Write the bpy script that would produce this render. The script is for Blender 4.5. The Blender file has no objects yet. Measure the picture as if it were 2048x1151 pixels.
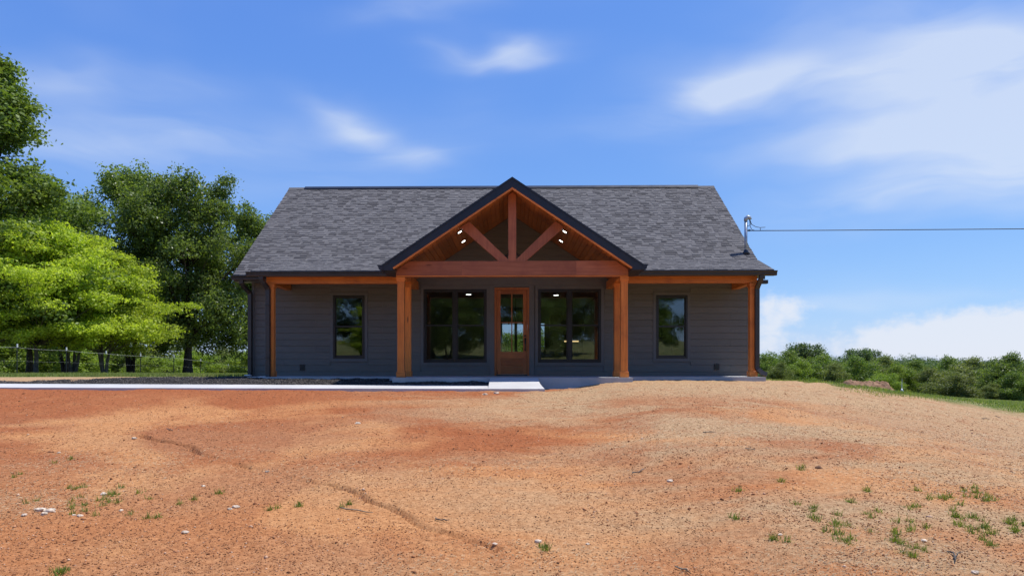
import bpy, math, random
import numpy as np
from mathutils import Vector, Matrix

random.seed(7)
rng = np.random.default_rng(7)
R = math.radians
sc = bpy.context.scene
COL = sc.collection

# ------------------------------------------------------------------ camera
F, CX, YH, EYE, YAW = 1433.0, 999.5, 730.7, 0.296, R(1.0)     # pixels of the 2048 wide photograph; eye height above the porch slab
cam_d = bpy.data.cameras.new('camera')
cam = bpy.data.objects.new('camera', cam_d)
COL.objects.link(cam)
cam.location = (0, 0, EYE)
cam.rotation_euler = (R(90), 0, YAW)
cam_d.sensor_width = 36
cam_d.lens = 36 * F / 2048
cam_d.shift_x = (1024 - CX) / 2048
cam_d.shift_y = (YH - 575.5) / 2048
cam_d.clip_start = 0.1
cam_d.clip_end = 6000
sc.camera = cam

# ------------------------------------------------------------------ render settings
sc.render.engine = 'CYCLES'
sc.cycles.use_denoising = True
sc.cycles.denoising_prefilter = 'ACCURATE'
sc.cycles.max_bounces = 8
sc.cycles.diffuse_bounces = 4
sc.cycles.transparent_max_bounces = 12
sc.cycles.sample_clamp_indirect = 6
sc.view_settings.view_transform = 'Standard'
sc.view_settings.look = 'None'
sc.view_settings.gamma = 1
sc.view_settings.exposure = 0.42

# ------------------------------------------------------------------ node helpers
class NT:
    def __init__(s, tree):
        s.t = tree; s.n = tree.nodes; s.l = tree.links
    def new(s, typ, **kw):
        nd = s.n.new(typ)
        for k, v in kw.items(): setattr(nd, k, v)
        return nd
    def put(s, sock, val):
        if val is None: return
        if hasattr(val, 'is_linked') or isinstance(val, bpy.types.NodeSocket): s.l.new(val, sock)
        else: sock.default_value = val
    def math(s, op, a, b=None, c=None, clamp=False):
        nd = s.new('ShaderNodeMath', operation=op, use_clamp=clamp)
        for i, v in enumerate((a, b, c)):
            if v is not None: s.put(nd.inputs[i], v)
        return nd.outputs[0]
    def vmath(s, op, a, b=None, scale=None):
        nd = s.new('ShaderNodeVectorMath', operation=op)
        s.put(nd.inputs[0], a)
        if b is not None: s.put(nd.inputs[1], b)
        if scale is not None: s.put(nd.inputs[3], scale)
        return nd.outputs['Value'] if op in ('DOT_PRODUCT', 'LENGTH', 'DISTANCE') else nd.outputs[0]
    def noise(s, vec, scale=5, detail=4, rough=.55, dist=0.0, color=False):
        nd = s.new('ShaderNodeTexNoise')
        s.put(nd.inputs['Vector'], vec)
        nd.inputs['Scale'].default_value = scale; nd.inputs['Detail'].default_value = detail
        nd.inputs['Roughness'].default_value = rough; nd.inputs['Distortion'].default_value = dist
        return nd.outputs['Color'] if color else nd.outputs['Fac']
    def step(s, v, lo, hi, a=0.0, b=1.0):
        nd = s.new('ShaderNodeMapRange', interpolation_type='SMOOTHSTEP')
        s.put(nd.inputs[0], v); s.put(nd.inputs[1], lo); s.put(nd.inputs[2], hi); s.put(nd.inputs[3], a); s.put(nd.inputs[4], b)
        return nd.outputs[0]
    def mix(s, fac, a, b, blend='MIX'):
        nd = s.new('ShaderNodeMix', data_type='RGBA', blend_type=blend)
        s.put(nd.inputs[0], fac)
        for sock, v in ((nd.inputs[6], a), (nd.inputs[7], b)):
            s.put(sock, (*v, 1) if isinstance(v, tuple) and len(v) == 3 else v)
        return nd.outputs[2]
    def mapping(s, vec, loc=(0,0,0), rot=(0,0,0), scale=(1,1,1), typ='POINT'):
        nd = s.new('ShaderNodeMapping', vector_type=typ)
        s.put(nd.inputs[0], vec)
        nd.inputs[1].default_value = loc; nd.inputs[2].default_value = rot; nd.inputs[3].default_value = scale
        return nd.outputs[0]
    def comb(s, x, y, z):
        nd = s.new('ShaderNodeCombineXYZ')
        for i, v in enumerate((x, y, z)): s.put(nd.inputs[i], v)
        return nd.outputs[0]
    def sep(s, v):
        nd = s.new('ShaderNodeSeparateXYZ'); s.put(nd.inputs[0], v); return nd.outputs
    def bump(s, h, strength=.3, dist=.01):
        nd = s.new('ShaderNodeBump'); s.put(nd.inputs['Height'], h)
        nd.inputs['Strength'].default_value = strength; nd.inputs['Distance'].default_value = dist
        return nd.outputs[0]

# ------------------------------------------------------------------ sun and sky
SUN = Vector((0.40, 0.10, 1.0)).normalized()                   # towards the sun: high, to the right and a little behind the house
sun_d = bpy.data.lights.new('sun', 'SUN')
sun_d.energy = 4.1; sun_d.angle = R(0.55); sun_d.color = (1.0, .955, .89)
sun = bpy.data.objects.new('sun', sun_d); COL.objects.link(sun)
sun.rotation_euler = SUN.to_track_quat('Z', 'Y').to_euler()
sun.location = (20, 10, 40)

def pixel_dir(u, v):
    r = (u - CX) / F; zz = -(v - YH) / F
    c, s = math.cos(YAW), math.sin(YAW)
    return Vector((r * c - s, r * s + c, zz))
def pixel_az_el(u, v):
    d = pixel_dir(u, v).normalized()
    return math.atan2(d.x, d.y), math.asin(d.z)

def build_world():
    w = bpy.data.worlds.new('World'); sc.world = w; w.use_nodes = True
    n = NT(w.node_tree); n.n.clear()
    out = n.new('ShaderNodeOutputWorld'); bg = n.new('ShaderNodeBackground')
    bg.inputs[1].default_value = 0.118
    n.l.new(bg.outputs[0], out.inputs[0])
    sky = n.new('ShaderNodeTexSky'); sky.sky_type = 'NISHITA'
    sky.sun_disc = False
    sky.sun_elevation = math.asin(SUN.z)
    sky.sun_rotation = math.atan2(SUN.x, SUN.y)
    sky.altitude = 300; sky.air_density = 1.0; sky.dust_density = 0.35; sky.ozone_density = 4.0
    hs = n.new('ShaderNodeHueSaturation')
    hs.inputs['Saturation'].default_value = 1.05; hs.inputs['Value'].default_value = 1.0
    n.l.new(sky.outputs[0], hs.inputs['Color'])
    cr, cg, cb = n.sep(n.mix(1.0, hs.outputs[0], (.64 * .158, .77 * .158, 1.08 * .158), 'MULTIPLY'))
    # the camera's rendition of a deep clear blue: an even tone curve for each channel
    base = n.comb(n.math('MULTIPLY', n.math('POWER', n.math('DIVIDE', cr, .114), .84), .130 / .158), n.math('MULTIPLY', n.math('POWER', n.math('DIVIDE', cg, .254), .70), .305 / .158), n.math('MULTIPLY', n.math('POWER', n.math('DIVIDE', cb, .687), .36), .81 / .158))
    D = n.new('ShaderNodeTexCoord').outputs['Generated']
    x, y, z = n.sep(D)
    az = n.math('ARCTAN2', x, y); el = n.math('ARCSINE', z)
    wn = n.vmath('SUBTRACT', n.noise(n.vmath('MULTIPLY', D, (1, 1, 2.2)), 4.0, 3, .5, color=True), (.5, .5, .5))
    p0 = n.comb(az, el, 0.0)
    p = n.vmath('ADD', p0, n.vmath('MULTIPLY', wn, (.20, .10, 0)))
    # fine fibres of the high cloud, drawn out sideways
    fib = n.noise(n.mapping(p, rot=(0, 0, -.18), scale=(2.0, 9.0, 1)), 1.0, 4, .5, .5)
    fib2 = n.noise(n.mapping(p, rot=(0, 0, -.10), scale=(5.0, 24.0, 1)), 1.2, 4, .55, .3)
    fibre = n.math('ADD', n.math('MULTIPLY', fib, .72), n.math('MULTIPLY', fib2, .28))
    def blobs(items, src):
        tot = None
        for (u, v, su, sv, rot, k) in items:
            a, e = pixel_az_el(u, v)
            q = n.vmath('SUBTRACT', src, (a, e, 0))
            q = n.mapping(q, rot=(0, 0, rot))
            q = n.vmath('MULTIPLY', q, (F / su, F / sv, 0))
            g = n.math('MULTIPLY', n.math('EXPONENT', n.math('MULTIPLY', n.vmath('DOT_PRODUCT', q, q), -1.0)), k)
            tot = g if tot is None else n.math('ADD', tot, g)
        return tot
    ci = blobs([(975, 103, 95, 20, -.03, .95), (700, 222, 95, 26, .22, .8), (815, 298, 75, 20, -.02, .6), (835, 22, 120, 26, -.12, .45),
                (1390, 190, 130, 34, -.25, .75), (1600, 170, 230, 45, .16, .6), (1880, 110, 230, 75, .30, .62), (2020, 40, 160, 70, .5, .55),
                (1760, 280, 260, 42, .10, .55), (1960, 250, 210, 75, .22, .85), (1900, 355, 260, 42, -.06, .7), (2040, 400, 130, 26, 0, .4),
                (140, 155, 190, 30, -.12, .42), (330, 290, 330, 46, -.2, .42), (90, 250, 240, 50, -.15, .28), (640, 350, 260, 40, -.15, .25),
                (1650, 405, 160, 18, 0, .3), (1700, 590, 200, 14, .06, .32)], p)
    gen = n.step(n.noise(n.vmath('MULTIPLY', D, (1, 1, 2)), 2.6, 3, .5), .50, .90, 0.0, .22)
    cif = n.math('MULTIPLY', n.math('ADD', ci, gen), n.step(fibre, .22, .70))
    cif = n.math('MINIMUM', n.math('MULTIPLY', cif, .95), .72)
    # heaped clouds low on the right
    puff = n.noise(n.mapping(p0, scale=(1, 1.35, 1)), 42, 6, .58)
    cu = blobs([(1570, 612, 62, 36, 0, 1.0), (1530, 655, 70, 48, 0, .9), (1590, 690, 120, 22, 0, .55), (1770, 672, 70, 34, 0, .95), (1850, 668, 90, 36, 0, 1.0),
                (1955, 658, 70, 40, 0, 1.05), (2045, 672, 90, 40, 0, 1.05), (1900, 705, 240, 22, 0, .75), (2180, 660, 120, 50, 0, 1.0)], n.vmath('ADD', p0, n.vmath('MULTIPLY', wn, (.03, .02, 0))))
    lowband = n.math('MULTIPLY', n.step(n.noise(n.comb(az, n.math('MULTIPLY', el, 4), .5), 3.1, 3, .5), .52, .75), n.step(el, .005, .04))
    lowband = n.math('MULTIPLY', lowband, n.step(el, .07, .04))
    lowband = n.math('MULTIPLY', lowband, n.step(n.math('ABSOLUTE', az), .62, .9))
    cuf = n.math('ADD', n.math('ADD', n.math('MULTIPLY', cu, .82), lowband), n.math('MULTIPLY', n.math('SUBTRACT', puff, .5), 1.7))
    cuf = n.math('MULTIPLY', n.step(cuf, .36, 1.35), .85)
    whitecol = (4.7, 5.2, 6.0, 1)
    c1 = n.mix(cif, base, whitecol)
    c2 = n.mix(cuf, c1, (5.1, 5.35, 5.9, 1))
    n.l.new(c2, bg.inputs[0])
build_world()

# ------------------------------------------------------------------ object helpers
WLOC = {}
def tag(o, label=None, cat=None, group=None, kind=None):
    if label: o['label'] = label
    if cat: o['category'] = cat
    if group: o['group'] = group
    if kind: o['kind'] = kind
    return o
def empty(name, loc, label=None, cat=None, group=None):
    o = bpy.data.objects.new(name, None); COL.objects.link(o)
    o.empty_display_size = .3
    o.location = loc; WLOC[o.name] = Vector(loc)
    return tag(o, label, cat, group)
def mesh_obj(name, verts, faces, mat, parent=None, smooth=False, origin=None):
    """verts in world coordinates; the object's origin goes to the bottom centre of the mesh."""
    v = np.asarray(verts, dtype=np.float64)
    if origin is None:
        lo, hi = v.min(0), v.max(0)
        origin = ((lo[0] + hi[0]) / 2, (lo[1] + hi[1]) / 2, lo[2])
    v = v - np.asarray(origin)
    me = bpy.data.meshes.new(name)
    if isinstance(faces, np.ndarray):
        k = faces.shape[1]
        me.vertices.add(len(v)); me.vertices.foreach_set('co', v.astype(np.float32).ravel())
        me.loops.add(faces.size); me.loops.foreach_set('vertex_index', faces.astype(np.int32).ravel())
        me.polygons.add(len(faces)); me.polygons.foreach_set('loop_start', np.arange(0, faces.size, k, dtype=np.int32))
        me.update(calc_edges=True)
    else:
        me.from_pydata([tuple(p) for p in v], [], faces)
        me.update()
    if smooth: me.polygons.foreach_set('use_smooth', [True] * len(me.polygons))
    if mat: me.materials.append(mat)
    return link_mesh(name, me, origin, parent)
def link_mesh(name, me, origin, parent=None):
    o = bpy.data.objects.new(name, me); COL.objects.link(o)
    org = Vector(origin); WLOC[o.name] = org
    if parent is not None:
        o.parent = parent; o.location = org - WLOC[parent.name]
    else: o.location = org
    return o
class MB:
    """collects simple solids into one mesh"""
    def __init__(s): s.v = []; s.f = []
    def add(s, vs, fs):
        b = len(s.v); s.v += [tuple(p) for p in vs]; s.f += [tuple(i + b for i in f) for f in fs]; return s
    def box(s, x0, x1, y0, y1, z0, z1):
        return s.add([(x0,y0,z0),(x1,y0,z0),(x1,y1,z0),(x0,y1,z0),(x0,y0,z1),(x1,y0,z1),(x1,y1,z1),(x0,y1,z1)],
                     [(0,3,2,1),(4,5,6,7),(0,1,5,4),(1,2,6,5),(2,3,7,6),(3,0,4,7)])
    def cbox(s, x0, x1, y0, y1, z0, z1, c):
        """box with its four edges along the longest axis chamfered"""
        d = (x1 - x0, y1 - y0, z1 - z0); a = d.index(max(d))
        def ring(p, q, r, t): return [(p+c,r),(q-c,r),(q,r+c),(q,t-c),(q-c,t),(p+c,t),(p,t-c),(p,r+c)]
        if a == 0: vs = [(x, *yz) for x in (x0, x1) for yz in ring(y0, y1, z0, z1)]
        elif a == 1: vs = [(xz[0], y, xz[1]) for y in (y1, y0) for xz in ring(x0, x1, z0, z1)]
        else: vs = [(*xy, z) for z in (z0, z1) for xy in ring(x0, x1, y0, y1)]
        fs = [tuple(range(7, -1, -1)), tuple(range(8, 16))] + [(i, (i+1) % 8, 8 + (i+1) % 8, 8 + i) for i in range(8)]
        return s.add(vs, fs)
    def prism(s, poly, axis, a0, a1):
        """extrude a 2-D polygon along an axis ('x': poly in yz, 'y': poly in xz, 'z': poly in xy)"""
        def pt(p, a): return {'x': (a, p[0], p[1]), 'y': (p[0], a, p[1]), 'z': (p[0], p[1], a)}[axis]
        k = len(poly)
        return s.add([pt(p, a0) for p in poly] + [pt(p, a1) for p in poly],
                     [tuple(range(k)), tuple(range(2*k-1, k-1, -1))] + [(i, k+i, k+(i+1) % k, (i+1) % k) for i in range(k)])
    def tube(s, pts, rad, sides=6, square=None):
        pts = [Vector(p) for p in pts]; b = len(s.v); k = sides if square is None else 4
        up0 = None
        for i, p in enumerate(pts):
            t = (pts[min(i+1, len(pts)-1)] - pts[max(i-1, 0)])
            t = t.normalized() if t.length > 1e-9 else Vector((0,0,1))
            ref = Vector((1,0,0)) if abs(t.x) < .9 else Vector((0,1,0))
            if up0 is not None: ref = up0
            a = (ref - t * ref.dot(t)).normalized(); c = t.cross(a); up0 = a
            rr = rad[i] if hasattr(rad, '__len__') else rad
            for j in range(k):
                if square is None:
                    an = 2 * math.pi * j / k; s.v.append(tuple(p + a * (rr * math.cos(an)) + c * (rr * math.sin(an))))
                else:
                    sx, sy = ((1,1),(-1,1),(-1,-1),(1,-1))[j]; s.v.append(tuple(p + a * (sx * square[0]) + c * (sy * square[1])))
        m = len(pts)
        for i in range(m - 1):
            for j in range(k):
                s.f.append((b+i*k+j, b+i*k+(j+1) % k, b+(i+1)*k+(j+1) % k, b+(i+1)*k+j))
        s.f.append(tuple(b + j for j in range(k-1, -1, -1))); s.f.append(tuple(b + (m-1)*k + j for j in range(k)))
        return s
    def build(s, name, mat, parent=None, smooth=False, origin=None):
        return mesh_obj(name, s.v, s.f, mat, parent, smooth, origin)

# ------------------------------------------------------------------ materials
MATS = {}
def material(name, rough=.7, spec=.3):
    m = bpy.data.materials.new(name); m.use_nodes = True
    n = NT(m.node_tree); b = n.n['Principled BSDF']
    b.inputs['Roughness'].default_value = rough
    b.inputs['Specular IOR Level'].default_value = spec
    MATS[name] = m
    return m, n, b
def obj_coords(n): return n.new('ShaderNodeTexCoord').outputs['Object']
def world_coords(n): return n.new('ShaderNodeNewGeometry').outputs['Position']
def plain(name, col, rough=.6, spec=.3, var=.12, scale=6, metallic=0.0, bump=0.0):
    m, n, b = material(name, rough, spec)
    f = n.noise(world_coords(n), scale, 5, .6)
    lo = tuple(c * (1 - var) for c in col); hi = tuple(min(1, c * (1 + var)) for c in col)
    n.l.new(n.mix(n.step(f, .3, .7), lo, hi), b.inputs['Base Color'])
    n.l.new(n.math('ADD', n.math('MULTIPLY', f, .25), rough - .12), b.inputs['Roughness'])
    b.inputs['Metallic'].default_value = metallic
    if bump: n.l.new(n.bump(n.noise(world_coords(n), scale * 12, 4, .6), bump, .01), b.inputs['Normal'])
    return m
def wood(name, axis, c0, c1, dark):
    m, n, b = material(name, .48, .35)
    w = world_coords(n); st = {'x': (.7, 16, 16), 'y': (16, .7, 16), 'z': (16, 16, .7)}[axis]
    oi = n.new('ShaderNodeObjectInfo').outputs['Random']
    w2 = n.vmath('ADD', w, n.comb(n.math('MULTIPLY', oi, 13), n.math('MULTIPLY', oi, 7), n.math('MULTIPLY', oi, 29)))
    g = n.noise(n.vmath('MULTIPLY', w2, st), 1.6, 6, .65, .8)
    blot = n.noise(w2, 2.2, 4, .6)
    col = n.mix(n.step(g, .25, .75), c0, c1)
    col = n.mix(n.step(blot, .42, .78, 0, .55), col, dark)
    kn = n.new('ShaderNodeTexVoronoi'); kn.inputs['Scale'].default_value = 1.0
    n.l.new(n.vmath('MULTIPLY', w2, {'x': (1.3, 5, 5), 'y': (5, 1.3, 5), 'z': (5, 5, 1.3)}[axis]), kn.inputs['Vector'])
    col = n.mix(n.step(kn.outputs['Distance'], .16, .05, 0, .7), col, tuple(c * .35 for c in dark))
    tone = n.math('ADD', n.math('MULTIPLY', oi, .4), .8)
    col = n.mix(1.0, col, n.comb(tone, tone, tone), 'MULTIPLY')
    n.l.new(col, b.inputs['Base Color'])
    n.l.new(n.math('ADD', n.math('MULTIPLY', g, .3), .33), b.inputs['Roughness'])
    n.l.new(n.bump(g, .25, .006), b.inputs['Normal'])
    return m
W0, W1, WD = (.54, .148, .026), (.78, .245, .045), (.32, .075, .020)
WOOD = {a: wood('stained_wood_' + a, a, W0, W1, WD) for a in 'xyz'}
BEAM = {a: wood('beam_wood_' + a, a, (.30, .092, .040), (.44, .150, .070), (.22, .062, .036)) for a in 'xz'}
CEIL = wood('ceiling_wood', 'y', (.34, .105, .026), (.50, .17, .042), (.20, .05, .018))
DOORW = wood('door_wood', 'z', (.30, .090, .026), (.44, .145, .040), (.20, .055, .02))
DOORX = wood('door_wood_cross', 'x', (.30, .090, .026), (.44, .145, .040), (.20, .055, .02))

def siding_mat():
    m, n, b = material('painted_siding', .55, .35)
    w = world_coords(n)
    oi = n.new('ShaderNodeObjectInfo').outputs['Random']
    g = n.noise(n.vmath('MULTIPLY', w, (2.2, 2, 60)), 1.5, 5, .6)
    d = n.noise(w, 1.1, 4, .6)
    col = n.mix(n.step(g, .3, .7), (.128, .119, .100), (.156, .145, .124))
    col = n.mix(n.step(d, .45, .8, 0, .35), col, (.16, .15, .135))
    tone = n.math('ADD', n.math('MULTIPLY', oi, .1), .95)
    n.l.new(n.mix(1.0, col, n.comb(tone, tone, tone), 'MULTIPLY'), b.inputs['Base Color'])
    n.l.new(n.bump(g, .18, .004), b.inputs['Normal'])
    return m
SIDING = siding_mat()
TRIM = plain('painted_trim', (.135, .132, .125), .5, .35, .06, 3)
BRONZE = plain('dark_bronze_metal', (.030, .025, .022), .42, .5, .15, 4)
FASCIA = plain('black_blue_fascia', (.018, .020, .028), .40, .5, .15, 3)
BLACK = plain('black_frame', (.014, .014, .016), .38, .5, .15, 5)
GALV = plain('galvanised_pipe', (.36, .40, .44), .42, .5, .25, 14, metallic=.5)
WIREM = plain('cable_black', (.03, .035, .045), .6, .3, .2, 9)
WHITE = plain('white_paint', (.72, .72, .70), .5, .3, .05, 3)
STEELG = plain('fence_post_green', (.035, .042, .034), .6, .3, .3, 8)
FWIRE = plain('fence_wire', (.42, .43, .40), .5, .4, .2, 8)
INTW = plain('interior_wall_paint', (.42, .41, .39), .7, .2, .05, 2)
INTF = plain('interior_floor_board', (.22, .15, .09), .35, .4, .2, 3)
INTC = plain('interior_ceiling_paint', (.55, .54, .52), .7, .2, .03, 2)
CABM = plain('cabinet_tan', (.42, .36, .25), .5, .3, .1, 3)

def concrete_mat():
    m, n, b = material('broom_concrete', .8, .2)
    w = world_coords(n)
    big = n.noise(w, .8, 5, .6); br = n.noise(n.vmath('MULTIPLY', w, (3, 90, 20)), 1.0, 4, .6)
    sp = n.noise(w, 60, 3, .7)
    col = n.mix(n.step(big, .35, .7), (.46, .45, .43), (.54, .53, .51))
    col = n.mix(n.step(sp, .62, .75, 0, .4), col, (.42, .41, .39))
    n.l.new(col, b.inputs['Base Color'])
    n.l.new(n.bump(br, .25, .004), b.inputs['Normal'])
    return m
CONC = concrete_mat()
SLAB = plain('porch_slab_concrete', (.40, .40, .395), .75, .25, .12, 1.5, bump=.15)

def shingle_mat():
    m, n, b = material('asphalt_shingle', .9, .15)
    ri = n.new('ShaderNodeNewGeometry').outputs['Random Per Island']
    w = world_coords(n)
    gr = n.noise(w, 160, 2, .7); big = n.noise(w, .5, 4, .6)
    cr = n.new('ShaderNodeValToRGB'); n.l.new(ri, cr.inputs[0])
    e = cr.color_ramp.elements
    e[0].position = 0; e[0].color = (.055, .052, .053, 1); e[1].position = 1; e[1].color = (.145, .138, .137, 1)
    for pos, c in ((.22, (.070, .066, .067, 1)), (.4, (.105, .100, .100, 1)), (.8, (.125, .119, .118, 1))):
        k = e.new(pos); k.color = c
    col = n.mix(n.step(gr, .35, .7, 0, .35), cr.outputs[0], (.17, .165, .165))
    col = n.mix(n.step(big, .4, .75, 0, .25), col, (.10, .096, .095))
    n.l.new(col, b.inputs['Base Color'])
    n.l.new(n.bump(gr, .5, .004), b.inputs['Normal'])
    return m
SHINGLE = shingle_mat()

def glass_mat(name, tint, refl):
    m = bpy.data.materials.new(name); m.use_nodes = True
    n = NT(m.node_tree); n.n.clear()
    out = n.new('ShaderNodeOutputMaterial'); mx = n.new('ShaderNodeMixShader')
    tr = n.new('ShaderNodeBsdfTransparent'); tr.inputs[0].default_value = (*tint, 1)
    gl = n.new('ShaderNodeBsdfGlossy'); gl.inputs['Roughness'].default_value = .015; gl.inputs[0].default_value = (.95, .98, 1, 1)
    fr = n.new('ShaderNodeFresnel'); fr.inputs[0].default_value = 1.5
    w = world_coords(n)
    nb = n.bump(n.noise(w, 1.6, 2, .5),   .05, .02)
    n.l.new(nb, gl.inputs['Normal'])
    fac = n.math('MULTIPLY', fr.outputs[0], refl, clamp=True)
    n.l.new(fac, mx.inputs[0]); n.l.new(tr.outputs[0], mx.inputs[1]); n.l.new(gl.outputs[0], mx.inputs[2])
    n.l.new(mx.outputs[0], out.inputs[0])
    return m
GLASS = glass_mat('window_glass', (.70, .74, .74), 2.3)

def emit_mat(name, col, s):
    m = bpy.data.materials.new(name); m.use_nodes = True
    n = NT(m.node_tree); n.n.clear()
    o = n.new('ShaderNodeOutputMaterial'); e = n.new('ShaderNodeEmission')
    e.inputs[0].default_value = (*col, 1); e.inputs[1].default_value = s
    n.l.new(e.outputs[0], o.inputs[0]); return m
LAMP = emit_mat('lamp_white', (1, .97, .90), 6)
LAMPW = emit_mat('lamp_warm', (1, .66, .30), 1.6)

def leaf_mat(name, c0, c1, c2, trans=.42, gloss=.5):
    m = bpy.data.materials.new(name); m.use_nodes = True
    n = NT(m.node_tree); n.n.clear()
    out = n.new('ShaderNodeOutputMaterial')
    g = n.new('ShaderNodeNewGeometry'); ri = g.outputs['Random Per Island']
    oi = n.new('ShaderNodeObjectInfo').outputs['Random']
    patch = n.noise(g.outputs['Position'], .45, 3, .6)
    col = n.mix(ri, c0, c1)
    col = n.mix(n.step(patch, .42, .72, 0, .7), col, c2)
    tone = n.math('ADD', n.math('MULTIPLY', oi, .3), .85)
    col = n.mix(1.0, col, n.comb(tone, tone, tone), 'MULTIPLY')
    pr = n.new('ShaderNodeBsdfPrincipled'); pr.inputs['Roughness'].default_value = gloss; pr.inputs['Specular IOR Level'].default_value = .35
    tl = n.new('ShaderNodeBsdfTranslucent'); mx = n.new('ShaderNodeMixShader'); mx.inputs[0].default_value = trans
    n.l.new(col, pr.inputs['Base Color'])
    tc = n.mix(1.0, col, (1.25, 1.3, .55), 'MULTIPLY'); n.l.new(tc, tl.inputs[0])
    n.l.new(pr.outputs[0], mx.inputs[1]); n.l.new(tl.outputs[0], mx.inputs[2]); n.l.new(mx.outputs[0], out.inputs[0])
    return m
LEAF_DARK = leaf_mat('leaf_dark', (.095, .150, .032), (.205, .275, .075), (.22, .28, .09), .52, .36)
LEAF_MID = leaf_mat('leaf_mid', (.09, .155, .026), (.20, .275, .055), (.22, .28, .07), .42)
LEAF_LIME = leaf_mat('leaf_lime', (.28, .38, .028), (.46, .55, .075), (.48, .54, .09), .55)
LEAF_OLIVE = leaf_mat('leaf_olive', (.12, .155, .040), (.22, .26, .08), (.23, .25, .10), .42)
LEAF_FRESH = leaf_mat('leaf_fresh', (.14, .22, .028), (.27, .36, .06), (.28, .35, .07), .45)
LEAF_FAR = leaf_mat('leaf_far', (.075, .130, .045), (.15, .215, .080), (.16, .21, .09), .4)
GRASS = leaf_mat('grass_blade', (.12, .19, .03), (.28, .33, .09), (.34, .31, .14), .4)
TUFT = leaf_mat('tuft_blade', (.10, .16, .018), (.24, .30, .05), (.22, .26, .06), .4)
STRAWM = leaf_mat('straw', (.34, .22, .11), (.62, .46, .27), (.50, .36, .20), .15)
def bark(name, c0, c1):
    m, n, b = material(name, .9, .15)
    w = world_coords(n)
    f = n.noise(n.vmath('MULTIPLY', w, (9, 9, 2)), 1.4, 6, .7, .6)
    n.l.new(n.mix(n.step(f, .3, .7), c0, c1), b.inputs['Base Color'])
    n.l.new(n.bump(f, .8, .03), b.inputs['Normal']); return m
BARKD = bark('bark_dark', (.030, .024, .020), (.085, .070, .058))
STICKP = bark('dry_stick', (.22, .16, .10), (.42, .33, .23))
BARKG = bark('bark_grey', (.07, .060, .050), (.20, .18, .155))

# ------------------------------------------------------------------ terrain function
def _hash(xi, yi, seed):
    h = (xi * 374761393 + yi * 668265263 + seed * 1442695041) & 0xffffffff
    h = ((h ^ (h >> 13)) * 1274126177) & 0xffffffff
    return ((h ^ (h >> 16)) & 0xffffffff) / 4294967296.0
def vnoise(x, y, seed=0):
    x = np.asarray(x, float); y = np.asarray(y, float)
    xi = np.floor(x).astype(np.int64); yi = np.floor(y).astype(np.int64)
    fx = x - xi; fy = y - yi; fx = fx*fx*(3-2*fx); fy = fy*fy*(3-2*fy)
    a = _hash(xi, yi, seed); b = _hash(xi+1, yi, seed); c = _hash(xi, yi+1, seed); d = _hash(xi+1, yi+1, seed)
    return (a*(1-fx)+b*fx)*(1-fy) + (c*(1-fx)+d*fx)*fy - .5
def sstep(v, lo, hi):
    t = np.clip((np.asarray(v, float) - lo) / (hi - lo), 0, 1); return t*t*(3-2*t)
def splus(v, k): return np.logaddexp(0, np.asarray(v, float) / k) * k
def height(x, y):
    x = np.asarray(x, float); y = np.asarray(y, float)
    A = -.252 + .045 * sstep(x, 0, -12) + .134 * sstep(x, .8, 2.6)
    z = A + (-.09 - A) * sstep(y, 17.0, 19.5)
    z = z - .083 * (splus(16.1 - y, .5) - splus(3.0 - y, .8))                 # falls towards the viewer
    z = z + .085 * splus(-8 - y, 2.0) - .05 * splus(-60 - y, 5)              # rises again behind the viewer
    fall = .13 * splus(x - 4.6 - 3.0 * sstep(y, 14.5, 18.5), .6) - .075 * splus(x - 15, 2) - .03 * splus(x - 60, 8) - .025 * splus(x - 140, 20)
    z = z - fall * sstep(y, -30, 6)
    z = z - .018 * splus(y - 36, 4) * sstep(x, 5, -10) + .018 * splus(y - 130, 10) * sstep(x, 5, -10)
    z = z - .035 * (splus(y - 60, 5) - splus(y - 170, 10)) * sstep(x, -10, 15)
    hill = 9.0 * sstep(y, 260, 520) * (1 + .5 * vnoise(x / 160, y / 160, 3)) - 4 * sstep(x, 210, 420) * sstep(y, 260, 520)
    z = z + hill
    z = z + .10 * vnoise(x / 7, y / 7, 1) * sstep(np.hypot(x, y - 16), 9, 22) * 1.0
    # a low soft berm off the right corner of the house and a scraped hollow beside the ramp
    z = z - .10 * np.exp(-(((x - 1.35) / .75) ** 2 + ((y - 17.5) / .55) ** 2))
    z = z + .02 * np.exp(-(((x - 2.7) / 1.2) ** 2 + ((y - 17.3) / .6) ** 2))
    return z
def hit(u, v):
    """where the line of sight through a point of the photograph meets the ground"""
    d = pixel_dir(u, v); t = 2.0
    while t < 900:
        p = d * t
        if EYE + p.z < float(height(p.x, p.y)): break
        t *= 1.004
    lo, hi = t / 1.004, t
    for _ in range(20):
        m = (lo + hi) / 2; p = d * m
        if EYE + p.z < float(height(p.x, p.y)): hi = m
        else: lo = m
    p = d * hi
    return p.x, p.y, float(height(p.x, p.y))
def at_depth(u, y):
    d = pixel_dir(u, YH); t = y / d.y
    return d.x * t, y
def z_at(v, u, y):
    d = pixel_dir(u, v); return EYE + d.z * (y / d.y)
GROOVE = [hit(u, v)[:2] for u, v in ((285, 872), (335, 885), (400, 904), (452, 922), (515, 940), (575, 953), (640, 968), (715, 983), (742, 996), (800, 1026), (868, 1062), (930, 1078), (1010, 1098))]
def seg_dist(px, py, poly):
    best = np.full(px.shape, 1e9); side = np.zeros(px.shape)
    for (ax, ay), (bx, by) in zip(poly[:-1], poly[1:]):
        dx, dy = bx - ax, by - ay
        t = np.clip(((px - ax) * dx + (py - ay) * dy) / (dx*dx + dy*dy), 0, 1)
        d = np.hypot(px - ax - t*dx, py - ay - t*dy)
        s = np.sign((px - ax) * dy - (py - ay) * dx)
        m = d < best; best = np.where(m, d, best); side = np.where(m, s, side)
    return best, side
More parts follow.
